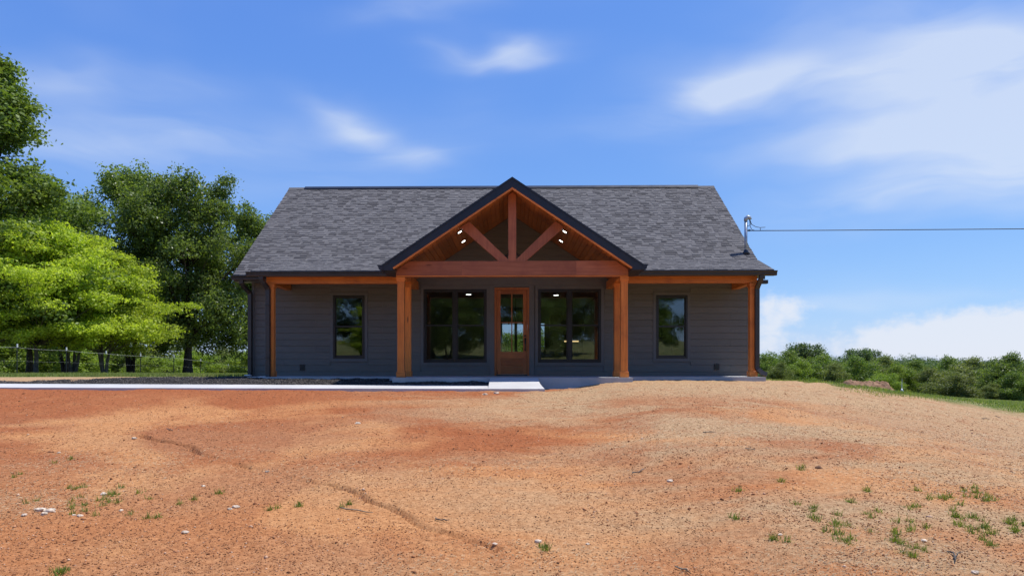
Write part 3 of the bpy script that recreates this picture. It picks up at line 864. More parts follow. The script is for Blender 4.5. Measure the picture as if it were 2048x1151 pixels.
def build_roofs():
    # decking of the front slope in strips cut along the valleys
    mb = MB(); y = PY
    th = .02
    ystops = list(np.linspace(PY, KY, 12)) + list(np.linspace(KY, RIDGE_Y, 26))[1:]
    for y0, y1 in zip(ystops[:-1], ystops[1:]):
        z0, z1 = roof_z(y0), roof_z(y1)
        por = y1 <= KY + 1e-6
        xl0 = -6.96 if por else RX0 + .01
        xr0, xr1 = (6.87 + (RX1 - 6.88) * ((y0 - PY) / (KY - PY)), 6.87 + (RX1 - 6.88) * ((y1 - PY) / (KY - PY))) if por else (RX1 - .01, RX1 - .01)
        g0, g1 = max(0, (GZ - z0) / GP), max(0, (GZ - z1) / GP)
        for (a0, b0, a1, b1) in ((xl0, -g0, xl0, -g1), (g0, xr0, g1, xr1)):
            mb.add([(a0, y0, z0), (b0, y0, z0), (b1, y1, z1), (a1, y1, z1), (a0, y0, z0 - th), (b0, y0, z0 - th), (b1, y1, z1 - th), (a1, y1, z1 - th)],
                   [(0,1,2,3), (7,6,5,4), (0,4,5,1), (1,5,6,2), (2,6,7,3), (3,7,4,0)])
    z0, z1 = EAVE_Z, KZ
    mb.add([(RX0 + .01, EAVE_Y, z0), (-6.962, EAVE_Y, z0), (-6.962, KY, z1), (RX0 + .01, KY, z1), (RX0 + .01, EAVE_Y, z0 - th), (-6.962, EAVE_Y, z0 - th), (-6.962, KY, z1 - th), (RX0 + .01, KY, z1 - th)],
           [(0,1,2,3), (7,6,5,4), (0,4,5,1), (1,5,6,2), (2,6,7,3), (3,7,4,0)])
    roof = mb.build('roof', SHINGLE, house)
    v, f = shingles_front()
    sh = mesh_obj('shingles', v, f, SHINGLE, roof); sh['kind'] = 'stuff'
    # rear slope
    YB = 2 * RIDGE_Y - EAVE_Y
    MB().add([(RX0, RIDGE_Y, RIDGE_Z), (RX1, RIDGE_Y, RIDGE_Z), (RX1, YB, EAVE_Z), (RX0, YB, EAVE_Z), (RX0, RIDGE_Y, RIDGE_Z - .05), (RX1, RIDGE_Y, RIDGE_Z - .05), (RX1, YB, EAVE_Z - .05), (RX0, YB, EAVE_Z - .05)],
             [(3,2,1,0), (4,5,6,7), (0,1,5,4), (1,2,6,5), (2,3,7,6), (3,0,4,7)]).build('rear_roof', SHINGLE, house)
    MB().prism([(RIDGE_Y - .15, RIDGE_Z - .07), (RIDGE_Y - .13, RIDGE_Z - .03), (RIDGE_Y, RIDGE_Z + .055), (RIDGE_Y + .13, RIDGE_Z - .03), (RIDGE_Y + .15, RIDGE_Z - .07), (RIDGE_Y, RIDGE_Z + .012)], 'x', -7.42, 6.58).build('ridge_vent', FASCIA, roof)
    for a, b in ((RX0 - .004, -7.425), (6.585, RX1 + .004)):
        MB().prism([(RIDGE_Y - .14, RIDGE_Z - .085), (RIDGE_Y, RIDGE_Z + .022), (RIDGE_Y + .14, RIDGE_Z - .085), (RIDGE_Y, RIDGE_Z + .008)], 'x', a, b).build('ridge_cap', SHINGLE, roof)
    # porch gable roof: two slopes, each running back to its valley, laid in courses
    for s in (-1, 1):
        v = []; f = []; nC = 27
        for i in range(nC):
            xa, xb = GX * (1 - i / nC), GX * (1 - (i + 1) / nC)
            def yv(x):
                z = z_gable(x); return KY + (z - KZ) / MP if z > KZ else max(PY + .02, PY + (z - PZ) / PP)
            ya, yb = yv(xa), yv(xb)
            y = GY - .012
            while y < max(ya, yb) - .02:
                w = random.choice((.2, .28, .36)); y2 = min(y + w, max(ya, yb)); t = random.choice((.012, .02))
                b = len(v)
                v += [(s * xa, y, z_gable(xa)), (s * xa, min(y2, ya + .05), z_gable(xa)), (s * xa, min(y2, ya + .05), z_gable(xa) + t), (s * xa, y, z_gable(xa) + t), (s * xb, y, z_gable(xb) + .006), (s * xb, y2, z_gable(xb) + .006), (s * xb, y, z_gable(xb) - .01)]
                f += [(b, b+1, b+2, b+3), (b+3, b+2, b+5, b+4), (b, b+3, b+4, b+6)]
                y = y2
        o = mesh_obj('gable_shingles', v, f, SHINGLE, roof); o['kind'] = 'stuff'
        # raking fascia with its bent drip edge, level return and timber lip
        fz = lambda x, d: GZ - d - GP * x
        MB().prism([(0, fz(0, .012)), (s * 3.165, fz(3.165, .012)), (s * 3.165, 2.628), (s * 2.925, 2.628), (s * 2.925, fz(2.925, .235)), (0, fz(0, .235))][::s], 'y', GY, GY + .035).build('rake_fascia', FASCIA, house)
        MB().prism([(0, fz(0, -.018)), (s * 3.20, fz(3.20, -.018)), (s * 3.20, fz(3.20, .030)), (0, fz(0, .030))][::s], 'y', GY - .016, GY - .001).build('drip_edge', FASCIA, house)
        MB().prism([(0, fz(0, .236)), (s * 2.93, fz(2.93, .236)), (s * 2.905, fz(2.905, .285)), (0, fz(0, .285))][::s], 'y', GY + .004, GY + .05).build('rake_lip', WOOD['x'], house)
        MB().prism([(s * 2.905, 2.629), (s * 3.16, 2.629), (s * 3.16, 2.65), (s * 2.905, 2.65)][::s], 'y', GY + .036, 18.86).build('return_soffit', BRONZE, house)
        MB().prism([(s * 2.906, 2.651), (s * 2.93, 2.651), (s * 2.93, 2.90), (s * 2.906, 2.90)][::s], 'y', GY + .036, 18.86).build('return_panel', BRONZE, house)
        MB().prism([(s * 3.145, 2.651), (s * 3.165, 2.651), (s * 3.165, 2.74), (s * 3.145, 2.74)][::s], 'y', GY + .036, 18.86).build('gable_eave_fascia', FASCIA, house)
        # gable gutter seen end on
        MB().prism([(s * 3.168, 2.632), (s * 3.235, 2.632), (s * 3.275, 2.665), (s * 3.285, 2.715), (s * 3.325, 2.765), (s * 3.168, 2.765)][::s], 'y', GY - .004, 18.84).build('gutter', FASCIA, house)
build_roofs()

# ---- gutters, eaves and downspouts
def gutters():
    prof = lambda y, z: [(y, z - .125), (y - .075, z - .125), (y - .088, z - .09), (y - .088, z - .06), (y - .125, z - .018), (y - .125, z), (y - .115, z), (y - .115, z - .008), (y, z - .008)]
    zf = PZ - .028
    for a, b in ((-7.06, -3.17), (3.17, 6.93)):
        MB().prism(prof(18.955, zf), 'x', a, b).build('gutter', BRONZE, house)
        MB().box(a + .08, b - .05, 18.957, 18.985, 2.655, 2.80).build('fascia', BRONZE, house)
    # dark triangles of the vented soffit under the front edge
    MB().box(-7.0, -2.93, 18.96, 19.19, 2.70, 2.7045).build('vent_soffit', FASCIA, house)
    MB().box(2.93, 6.88, 18.96, 19.19, 2.70, 2.7045).build('vent_soffit', FASCIA, house)
    # main eave beyond the porch
    MB().prism(prof(EAVE_Y - .0, EAVE_Z - .03), 'x', RX0 - .01, -6.60).build('gutter', BRONZE, house)
    MB().box(RX0 + .02, -6.95, EAVE_Y + .002, EAVE_Y + .03, 2.70, 2.87).build('fascia', BRONZE, house)
    MB().box(RX0 + .02, -6.95, EAVE_Y + .031, WY - .02, 2.70, 2.715).build('eave_soffit', TRIM, house)
    MB().box(6.87, RX1 - .01, EAVE_Y + .031, 30.5, 2.70, 2.715).build('eave_soffit', CABM, house)
    MB().box(6.70, RX1 + .03, EAVE_Y - .12, EAVE_Y + .03, 2.60, 2.70).build('eave_return', BRONZE, house)
    for x in (RX0, RX1 - .03):
        MB().prism([(EAVE_Y + .04, EAVE_Z - .02 - .13), (EAVE_Y + .04, EAVE_Z + .0), (RIDGE_Y, RIDGE_Z - .022), (2*RIDGE_Y - EAVE_Y, EAVE_Z - .055), (2*RIDGE_Y - EAVE_Y, EAVE_Z - .2), (RIDGE_Y, RIDGE_Z - .2)], 'x', x, x + .03).build('rake_board', BRONZE, house)
    MB().prism([(18.96, PZ - .14), (18.96, PZ - .024), (KY, KZ - .024), (KY, KZ - .14)], 'x', 6.80, 6.83).build('porch_rake_board', BRONZE, house)
    MB().prism([(18.96, PZ - .14), (18.96, PZ - .024), (KY, KZ - .024), (KY, KZ - .40), (20.4, 2.80)], 'x', -6.95, -6.92).build('porch_rake_board', BRONZE, house)
    def spout(pts, lab, strap=()):
        d = MB().tube(pts, 0, square=(.056, .040)).build('downspout', BRONZE, house); d['label'] = lab
        for z in strap:
            x, y = pts[len(pts)//2][0], pts[len(pts)//2][1]
            MB().box(x - .048, x + .048, y - .050, y - .040, z, z + .025).build('strap', BRONZE, d)
    spout([(6.53, 18.90, 2.66), (6.53, 18.90, 2.60), (6.515, 18.98, 2.50), (6.50, 19.08, 2.40), (6.495, 19.13, 2.32), (6.495, 19.13, .26), (6.51, 19.125, .20), (6.62, 19.09, .10), (6.73, 19.07, .055)], 'dark downspout with kicked out foot at right porch corner', (1.9, .5))
    spout([(-6.66, 18.90, 2.66), (-6.66, 18.90, 2.60), (-6.63, 18.98, 2.50), (-6.57, 19.08, 2.40), (-6.555, 19.13, 2.32), (-6.555, 19.13, .05), (-6.555, 19.11, -.05)], 'dark downspout beside the left porch corner post', (1.9, .5))
    spout([(-7.72, EAVE_Y - .06, 2.74), (-7.72, EAVE_Y - .06, 2.66), (-7.70, EAVE_Y + .08, 2.55), (-7.63, WY - .12, 2.42), (-7.62, WY - .10, 2.36), (-7.62, WY - .10, .05), (-7.62, WY - .14, -.02)], 'dark downspout at the far left house corner', (1.9, .5))
gutters()

def small_house_bits():
    for x, z in ((-6.119, .248), (5.905, .263)):
        b = MB().box(x - .065, x + .065, WY - .035, WY - .006, z - .085, z + .085).build('outlet', BLACK, house)
        MB().box(x - .022, x + .022, WY - .041, WY - .0352, z - .05, z + .05).build('cover', STEELG, b)
    # rooms behind the glass
    MB().box(HX0 + .16, HX1 - .16, WY + .16, 30.08, .0, .012).build('interior_floor', INTF, house)
    MB().box(HX0 + .16, HX1 - .16, WY + .16, 30.08, 2.74, 2.775).build('interior_ceiling', INTC, house)
    MB().box(-3.35, -3.23, WY + .16, 30.08, .013, 2.738).build('interior_wall', INTW, house)
    MB().box(3.0, 3.12, WY + .16, 30.08, .013, 2.738).build('interior_wall', INTW, house)
    d = MB().box(4.62, 4.66, 24.3, 25.2, .02, 2.05)
    d = MB().box(4.55, 5.3, 24.0, 24.045, .02, 2.05).build('interior_door', WHITE, house)
    MB().tube([(4.64, 23.99, .98), (4.64, 23.93, .98), (4.76, 23.93, .98)], .012, 6).build('lever', BLACK, d)
    MB().box(4.85, 5.0, 23.985, 23.998, 1.25, 1.75).build('wall_frame', BLACK, d)
small_house_bits()

# ------------------------------------------------------------------ things on and in the house
def fixtures():
    labs = {(-1, 0): 'lit round ceiling lamp left of the gable, nearer the front', (-1, 1): 'lit round ceiling lamp left of the gable, nearer the wall',
            (1, 0): 'lit round ceiling lamp right of the gable, nearer the front', (1, 1): 'lit round ceiling lamp right of the gable, nearer the wall'}
    nrm = lambda s: Vector((-s * GP, 0, -1)).normalized()
    for s in (-1, 1):
        for i, y in enumerate((18.44, 19.83)):
            c = Vector((s * 1.36, y, GZ - .228 - GP * 1.36)); nn = nrm(s)
            e = empty('ceiling_light', c, labs[(s, i)], 'ceiling light', 'recessed lights in the porch gable')
            MB().tube([c, c + nn * .018], .088, 20).build('trim_ring', BRONZE, e)
            MB().tube([c + nn * .0182, c + nn * .022], .054, 20).build('lens', LAMP, e)
    # open cage lantern behind the king post
    c = Vector((0.02, 19.35, 2.78)); e = empty('lantern', c, 'black open cage lantern hanging behind the king post', 'lantern')
    m = MB(); t = .009; h = .46; w0, w1 = .15, .205
    lo = [Vector((sx * w0, sy * w0, 0)) + c for sx, sy in ((-1,-1),(1,-1),(1,1),(-1,1))]; hi = [Vector((sx * w1, sy * w1, h)) + c for sx, sy in ((-1,-1),(1,-1),(1,1),(-1,1))]
    pk = [Vector((sx * .05, sy * .05, h + .11)) + c for sx, sy in ((-1,-1),(1,-1),(1,1),(-1,1))]
    for i in range(4):
        for a, b in ((lo[i], lo[(i+1) % 4]), (hi[i], hi[(i+1) % 4]), (lo[i], hi[i]), (hi[i], pk[i]), (pk[i], pk[(i+1) % 4])): m.tube([a, b], t, 5)
    m.build('cage', BLACK, e)
    MB().tube([c + Vector((0, 0, h + .11)), (c.x, c.y, GZ - .235)], .008, 6).build('stem', BLACK, e)
    MB().tube([c + Vector((0, 0, .02)), c + Vector((0, 0, .16))], .016, 8).build('candle', WHITE, e)
    # kitchen seen through the right twin window, and lamps inside
    e = empty('wall_cabinet', (1.75, 27.4, 1.55), 'tan kitchen wall cabinet seen through the window right of the door', 'cabinet')
    MB().box(1.42, 2.10, 27.25, 27.6, 1.72, 2.22).build('carcass', CABM, e)
    for a, b in ((1.425, 1.757), (1.763, 2.095)): MB().cbox(a, b, 27.23, 27.248, 1.73, 2.21, .004).build('cabinet_door', CABM, e)
    e = empty('base_cabinet', (1.7, 27.4, .013), 'tan base cabinet with pale counter behind the right twin window', 'cabinet')
    MB().box(1.1, 2.5, 27.1, 27.6, .013, .88).build('carcass', CABM, e); MB().box(1.08, 2.52, 27.06, 27.62, .881, .92).build('worktop', WHITE, e)
    for i in range(3): MB().cbox(1.115 + i*.465, 1.565 + i*.465, 27.08, 27.099, .1, .86, .004).build('cabinet_door', CABM, e)
    o = MB().box(1.98, 2.52, 27.3, 27.34, 1.20, 1.245).build('under_cabinet_light', LAMPW); tag(o, 'warm glowing strip light over the kitchen counter', 'strip light')
    for i, (x, y, lb) in enumerate(((-1.5, 24.6, 'small bright ceiling lamp inside the left twin window'), (1.45, 23.4, 'small bright ceiling lamp inside right twin window, upper one'), (1.52, 24.9, 'small bright ceiling lamp inside right twin window, lower one'))):
        o = MB().tube([(x, y, 2.739), (x, y, 2.73)], .085, 14).build('interior_light', LAMP); tag(o, lb, 'ceiling light')
    c = Vector((.12, 26.0, 1.75)); e = empty('chandelier', c, 'black multi arm chandelier seen through the front door glass', 'chandelier')
    m = MB().tube([c + Vector((-.5, 0, .05)), c + Vector((.5, 0, .05))], .014, 6)
    for k in (-.5, -.25, 0, .25, .5): m.tube([c + Vector((k, 0, .05)), c + Vector((k, 0, .17))], .024, 7)
    m.build('arms', BLACK, e); MB().tube([c + Vector((0, 0, .05)), c + Vector((0, 0, .985))], .010, 6).build('stem', BLACK, e)
    # service mast and the overhead cable
    bx, by = 6.93, 21.38; bz = roof_z(by)
    e = empty('service_mast', (bx, by, bz), 'galvanised electric service mast rising from right end of roof', 'mast')
    top = 4.60
    MB().tube([(bx, by, bz - .15), (bx, by, top)], .044, 14).build('pipe', GALV, e, True)
    MB().tube([(bx, by, bz - .04), (bx, by, bz + .05), (bx, by, bz + .10)], [.13, .07, .047], 14).build('boot', FASCIA, e, True)
    MB().tube([(bx - .01, by, top - .02), (bx, by, top + .05), (bx + .05, by, top + .095), (bx + .11, by, top + .075), (bx + .14, by, top + .02)], [.05, .062, .066, .058, .04], 12).build('weatherhead', GALV, e, True)
    MB().tube([(bx + .04, by, 4.30), (bx + .11, by, 4.30), (bx + .13, by, 4.32)], [.02, .028, .02], 8).build('insulator', BLACK, e, True)
    wa = Vector((bx + .12, by, top + .02)); wz = 4.295
    dl = MB()
    dl.tube([wa, wa + Vector((.05, 0, -.14)), wa + Vector((.17, 0, -.21)), wa + Vector((.30, 0, -.235)), wa + Vector((.45, 0, -.225))], .009, 5)
    dl.tube([wa, wa + Vector((.04, .03, -.13)), wa + Vector((-.02, .03, -.17)), (bx - .01, by + .03, top - .18)], .009, 5)
    dl.tube([wa + Vector((-.02, -.02, 0)), wa + Vector((.0, -.02, -.2)), wa + Vector((.05, -.02, -.30)), wa + Vector((.16, 0, -.325)), (bx + .40, by, wz + .003)], .009, 5)
    dl.tube([wa + Vector((.30, 0, -.235)), wa + Vector((.31, 0, -.29)), (bx + .42, by, wz)], .008, 5)
    dl.build('drip_loop', WIREM, e)
    pts = []
    for i in range(60):
        t = i / 59; x = bx + .12 + t * 46
        pts.append((x, by - .02 * t * 46 * .1, wz - .9 * (4 * .25 * t * (1 - t)) * .55 + .55 * t))
    o = MB().tube(pts, .013, 6).build('overhead_cable', WIREM, None, True); tag(o, 'dark overhead power cable running right from the roof mast', 'cable')
fixtures()

# ------------------------------------------------------------------ black gravel bed
def instance_bits(name, P, S, mat, rot=True, flat=.7, kind_label=None, base='octa'):
    """many small lumps in one mesh"""
    k = len(P)
    B = np.array([(1,0,0),(0,1,0),(-1,0,0),(0,-1,0),(0,0,1),(0,0,-1)], float)
    T = np.array([(0,1,4),(1,2,4),(2,3,4),(3,0,4),(1,0,5),(2,1,5),(3,2,5),(0,3,5)])
    V = B[None] * (1 + rng.uniform(-.35, .35, (k, 6, 1)))
    a = rng.uniform(0, 6.283, k); c, s = np.cos(a), np.sin(a)
    st = rng.uniform(.6, 1.4, (k, 1))
    x = V[:, :, 0] * st; y = V[:, :, 1] / st
    V = np.stack([x * c[:, None] - y * s[:, None], x * s[:, None] + y * c[:, None], V[:, :, 2] * flat + .25 * x], 2)
    V = V * S[:, None, None] + P[:, None, :]
    F_ = (T[None] + (np.arange(k) * 6)[:, None, None]).reshape(-1, 3)
    o = mesh_obj(name, V.reshape(-1, 3), F_, mat, None, False)
    tag(o, kind_label, None, None, 'stuff'); return o
def speck_mat(name, c0, c1, c2, rough=.9):
    m, n, b = material(name, rough, .15)
    g = n.new('ShaderNodeNewGeometry')
    cr = n.new('ShaderNodeValToRGB'); n.l.new(g.outputs['Random Per Island'], cr.inputs[0])
    e = cr.color_ramp.elements; e[0].color = (*c0, 1); e[1].color = (*c2, 1); k = e.new(.85); k.color = (*c1, 1)
    n.l.new(cr.outputs[0], b.inputs['Base Color']); return m
GRAVEL = speck_mat('black_gravel', (.022, .020, .020), (.075, .068, .062), (.17, .15, .13))
CLOD = speck_mat('clay_clods', (.16, .060, .025), (.42, .19, .09), (.58, .42, .30))
STONE = plain('pale_stone', (.56, .46, .35), .85, .2, .35, 14, bump=.5)
def gravel_z(x, y):
    edge = sstep(x, -16.2, -15.2)
    t = (np.asarray(x) + .55) / -12.0
    lo = -.20 + .04 * t
    up = -.035 - .10 * sstep(x, -9, -13.5)
    z = lo + (up - lo) * sstep(y, 17.25, 19.2)
    z = np.where(np.abs(x) < 3.2, lo + .075 * sstep(y, 17.2, 17.6), z)
    z = z + .035 * vnoise(x / .5, y / .4, 41) + .025 * vnoise(x / .17, y / .17, 42) + .03 * vnoise(x / 1.7, y / 1.2, 43)
    back = 20.4 + .4 * vnoise(x / 1.5, 0 * y, 44) - .6 * sstep(x, -10, -14)
    z = z - .25 * sstep(y, back - .5, back + .1) * np.where(x < -7.7, 1, 0)
    return z
def build_gravel():
    xs = np.arange(-15.8, -.5499, .07); ys = np.arange(17.203, 21.0, .05)
    X, Y = np.meshgrid(xs, ys); Z = gravel_z(X, Y)
    V = np.stack([X.ravel(), Y.ravel(), Z.ravel()], 1); nx = len(xs)
    i = np.arange(X.size).reshape(X.shape)
    Fq = np.stack([i[:-1, :-1].ravel(), i[:-1, 1:].ravel(), i[1:, 1:].ravel(), i[1:, :-1].ravel()], 1)
    o = mesh_obj('gravel', V, Fq, GRAVEL, None, True); tag(o, 'bed of black gravel between walkway and house', None, None, 'stuff')
    k = 26000
    x = rng.uniform(-15.7, -.6, k); y = 17.22 + (rng.random(k) ** 1.2) * 3.0
    ok = ~((x > -7.0) & (y > 18.75)) & ~((x > -3.05) & (y > 17.7))
    x, y = x[ok], y[ok]
    instance_bits('gravel_stones', np.stack([x, y, gravel_z(x, y) + .004], 1), rng.uniform(.010, .028, len(x)), GRAVEL, kind_label='loose black gravel stones along the walkway')
    o2 = MB().cbox(-7.70, -7.52, 20.45, 20.56, .0, .035, .008).build('splash_stone', WHITE); tag(o2, 'small white chip at foot of the far left downspout', 'chip')
    o2 = MB().cbox(-6.75, -6.58, 18.93, 19.02, -.03, .01, .008).build('splash_stone', WHITE); tag(o2, 'small white chip at foot of the left porch downspout', 'chip')
build_gravel()

# ------------------------------------------------------------------ litter on the clay: clods, straw, tufts, stones, sticks
def gz(x, y): return height(x, y) + detail(x, y)
def front_points(k, y0=3.9, y1=16.0, pw=.75):
    y = y0 + (y1 - y0) * rng.random(k) ** 1.0
    y = 1.0 / (1/y0 + (1/y1 - 1/y0) * rng.random(k) ** pw)
    x = (rng.random(k) * 2 - 1) * (y * .78 + .5)
    return x, y
def build_litter():
    x, y = front_points(60000)
    ok = ~((x < .75) & (y > 16.05)); x, y = x[ok], y[ok]
    keep = vnoise(x / 1.1, y / 1.1, 51) + vnoise(x / .3, y / .3, 52) * .6 > -.18
    x, y = x[keep], y[keep]
    s = (.003 + .007 * rng.random(len(x)) ** 2) * (1 + (rng.random(len(x)) > .98) * 1.3) * (.75 + .035 * y)
    DARKBIT = speck_mat('dark_litter', (.045, .022, .013), (.13, .06, .032), (.22, .12, .06))
    xd, yd = front_points(90000, 3.9, 16.5, .8)
    kd = (vnoise(xd / 1.6, yd / 1.2, 55) * .8 + vnoise(xd / .35, yd / .3, 56) * .5 > rng.uniform(-.55, .35, len(xd))) & ~((xd < .75) & (yd > 15.95)); xd, yd = xd[kd], yd[kd]
    sd = (.0022 + .0058 * rng.random(len(xd)) ** 2.2) * (.7 + .055 * yd)
    instance_bits('dark_litter', np.stack([xd, yd, gz(xd, yd) + sd * .15], 1), sd, DARKBIT, flat=.45, kind_label='dark crumbs of bark and leaf litter over the clay')
    instance_bits('clay_clods', np.stack([x, y, gz(x, y) + s * .2], 1), s, CLOD, kind_label='small clods and grit scattered over the bare clay')
    # straw
    k = 150000
    y = 1.0 / (1/4.0 + (1/17.5 - 1/4.0) * rng.random(k) ** .9)
    x = (rng.random(k) * 2 - 1) * (y * .80 + .6)
    d = vnoise(x / 2.4, y / 1.7, 61) + .5 * vnoise(x / .7, y / .7, 62) + .42 * sstep(x + .3 * (y - 10), -2, 4.0) - .10
    d = d - .5 * sstep(x, -1, -5) * sstep(y, 11, 12.5)
    ok = (d > rng.uniform(-.05, .55, k)) & ~((x < .75) & (y > 16.0)); x, y = x[ok], y[ok]; k = len(x)
    L = (.008 + .030 * rng.random(k) ** 2) * (.7 + .04 * y); a = rng.normal(.25, .9, k); w = rng.uniform(.0006, .0012, k) * (.6 + .09 * y)
    dx, dy = np.cos(a) * L / 2, np.sin(a) * L / 2; nx_, ny_ = -np.sin(a) * w, np.cos(a) * w
    za, zb = gz(x - dx, y - dy) + rng.uniform(.002, .012, k), gz(x + dx, y + dy) + rng.uniform(.002, .018, k)
    V = np.stack([np.stack([x-dx-nx_, y-dy-ny_, za], 1), np.stack([x+dx-nx_, y+dy-ny_, zb], 1), np.stack([x+dx+nx_, y+dy+ny_, zb + .002], 1), np.stack([x-dx+nx_, y-dy+ny_, za + .002], 1)], 1)
    o = mesh_obj('straw', V.reshape(-1, 3), np.arange(4*k).reshape(-1, 4), STRAWM); tag(o, 'dry straw strewn across the clay yard', None, None, 'stuff')
build_litter()

def blades(name, X, Y, H, W, mat, lean, label):
    k = len(X); a = rng.uniform(0, 6.283, k); b = rng.uniform(0, 6.283, k); ln = rng.uniform(.2, 1, k) * lean * H
    Z = gz(X, Y) - .004
    c, s = np.cos(a) * W / 2, np.sin(a) * W / 2
    mx, my = X + np.cos(b) * ln * .35, Y + np.sin(b) * ln * .35
    tx, ty = X + np.cos(b) * ln, Y + np.sin(b) * ln
    hz = np.sqrt(np.maximum(H*H - ln*ln, (.3*H)**2))
    V = np.stack([np.stack([X-c, Y-s, Z], 1), np.stack([X+c, Y+s, Z], 1), np.stack([mx+c*.7, my+s*.7, Z+hz*.6], 1), np.stack([mx-c*.7, my-s*.7, Z+hz*.6], 1), np.stack([tx, ty, Z+hz], 1)], 1)
    q = np.arange(k)[:, None] * 5
    F_ = np.concatenate([q + np.array([[0, 1, 2]]), q + np.array([[0, 2, 3]]), q + np.array([[3, 2, 4]])])
    o = mesh_obj(name, V.reshape(-1, 3), F_, mat); tag(o, label, None, None, 'stuff'); return o
def build_grass():
    tufts = [(145,978,9,30), (205,990,10,40), (240,1005,14,60), (185,1012,9,35), (160,1010,6,26), (225,985,7,30), (375,1003,5,16), (130,1146,9,24), (150,915,5,40), (35,951,4,16), (83,1002,4,18), (550,1010,5,20), (590,1013,5,20), (690,1012,5,16), (443,990,5,18), (320,1036,5,20),
             (1082,1096,7,18), (1468,1040,5,18), (1552,1078,7,20), (1628,1018,7,24), (1640,1045,6,30), (1672,1052,7,30), (1700,1075,9,30), (1692,1082,6,20), (1765,1045,14,60), (1790,1048,10,40), (1842,1093,13,46), (1815,1100,7,30), (1858,993,7,26), (1880,998,6,22), (1905,994,4,16), (1942,988,6,20),
             (1840,1017,6,24), (1928,1035,14,50), (1915,1045,8,30), (1960,982,9,26), (1990,1004,6,16), (2010,1062,15,60), (1985,1070,10,40), (2040,1050,12,40), (1968,1076,8,20), (1470,982,4,14), (1553,957,4,12), (1602,937,5,14), (1735,983,4,12), (1693,1002,5,16), (1728,768,5,20), (1300,775,4,14), (1420,770,4,14)]
    xs, ys, hs = [], [], []
    for (u, v, n_, spread) in tufts:
        if v < 790: continue
        px, py, _ = hit(u, v); sc_ = py / F
        k = n_ * 14
        cl = rng.normal(0, 1, (max(2, n_ // 2), 2)) * np.array([spread * sc_ * .45, spread * sc_ * .8])
        j = rng.integers(0, len(cl), k)
        xs += list(px + cl[j, 0] + rng.normal(0, .018, k)); ys += list(py + cl[j, 1] + rng.normal(0, .018, k)); hs += list(rng.uniform(.02, .085, k))
    blades('grass_tufts', np.array(xs), np.array(ys), np.array(hs), np.full(len(xs), .006), TUFT, 1.15, 'sparse green grass tufts coming up through the clay')
    # pasture on the right
    k = 300000
    y = 12 + 55 * rng.random(k) ** 1.7; x = 7.3 + rng.random(k) * (y * .9)
    e = y + .5 * np.maximum(x - 9.6, 0) + 1.4 * vnoise(x / 2.2, y / 2.2, 71) + .9 * vnoise(x / .7, y / .7, 72)
    ok = (e > 16.9 + rng.random(k) * 1.3) & (x > 7.6) & (x / y < .86) & (vnoise(x / 1.1, y / 1.6, 73) > -.30) & ((y < 62))
    x, y = x[ok], y[ok]
    blades('grass', x, y, rng.uniform(.03, .085, len(x)) * (1 + .008 * y), rng.uniform(.006, .013, len(x)) * (1 + .03 * y), GRASS, .9, 'green pasture grass on the slope right of the house')
    k = 60000
    y = 23.5 + 34 * rng.random(k); x = -6 - rng.random(k) * (y * .85)
    ok = (x / y > -.92) & (y + 1.4 * vnoise(x / 2, y / 2, 74) > 24.3); x, y = x[ok], y[ok]
    blades('grass_strip', x, y, rng.uniform(.05, .14, len(x)), rng.uniform(.012, .025, len(x)), GRASS, .6, 'strip of rough grass in front of the wire fence')
build_grass()

def rock(name, pos, size, mat, label, cat, group=None, seed=0, flat=.6):
    r = np.random.default_rng(seed)
    v = []; f = []; nr, ns = 6, 9
    off = r.uniform(0, 9, 3)
    for i in range(nr + 1):
        th = math.pi * i / nr
        for j in range(ns):
            ph = 2 * math.pi * j / ns
            d = np.array([math.sin(th) * math.cos(ph), math.sin(th) * math.sin(ph), math.cos(th)])
            k = 1 + .55 * float(vnoise(d[0]*1.7 + off[0], d[1]*1.7 + d[2]*1.3 + off[1], seed)) + .3 * float(vnoise(d[0]*4 + off[1], d[1]*4 + d[2]*3 + off[2], seed + 9))
            v.append((pos[0] + d[0]*size[0]*k, pos[1] + d[1]*size[1]*k, pos[2] + d[2]*size[2]*k))
    for i in range(nr):
        for j in range(ns): f.append((i*ns + j, (i+1)*ns + j, (i+1)*ns + (j+1) % ns, i*ns + (j+1) % ns))
    o = mesh_obj(name, v, f, mat); return tag(o, label, cat, group)
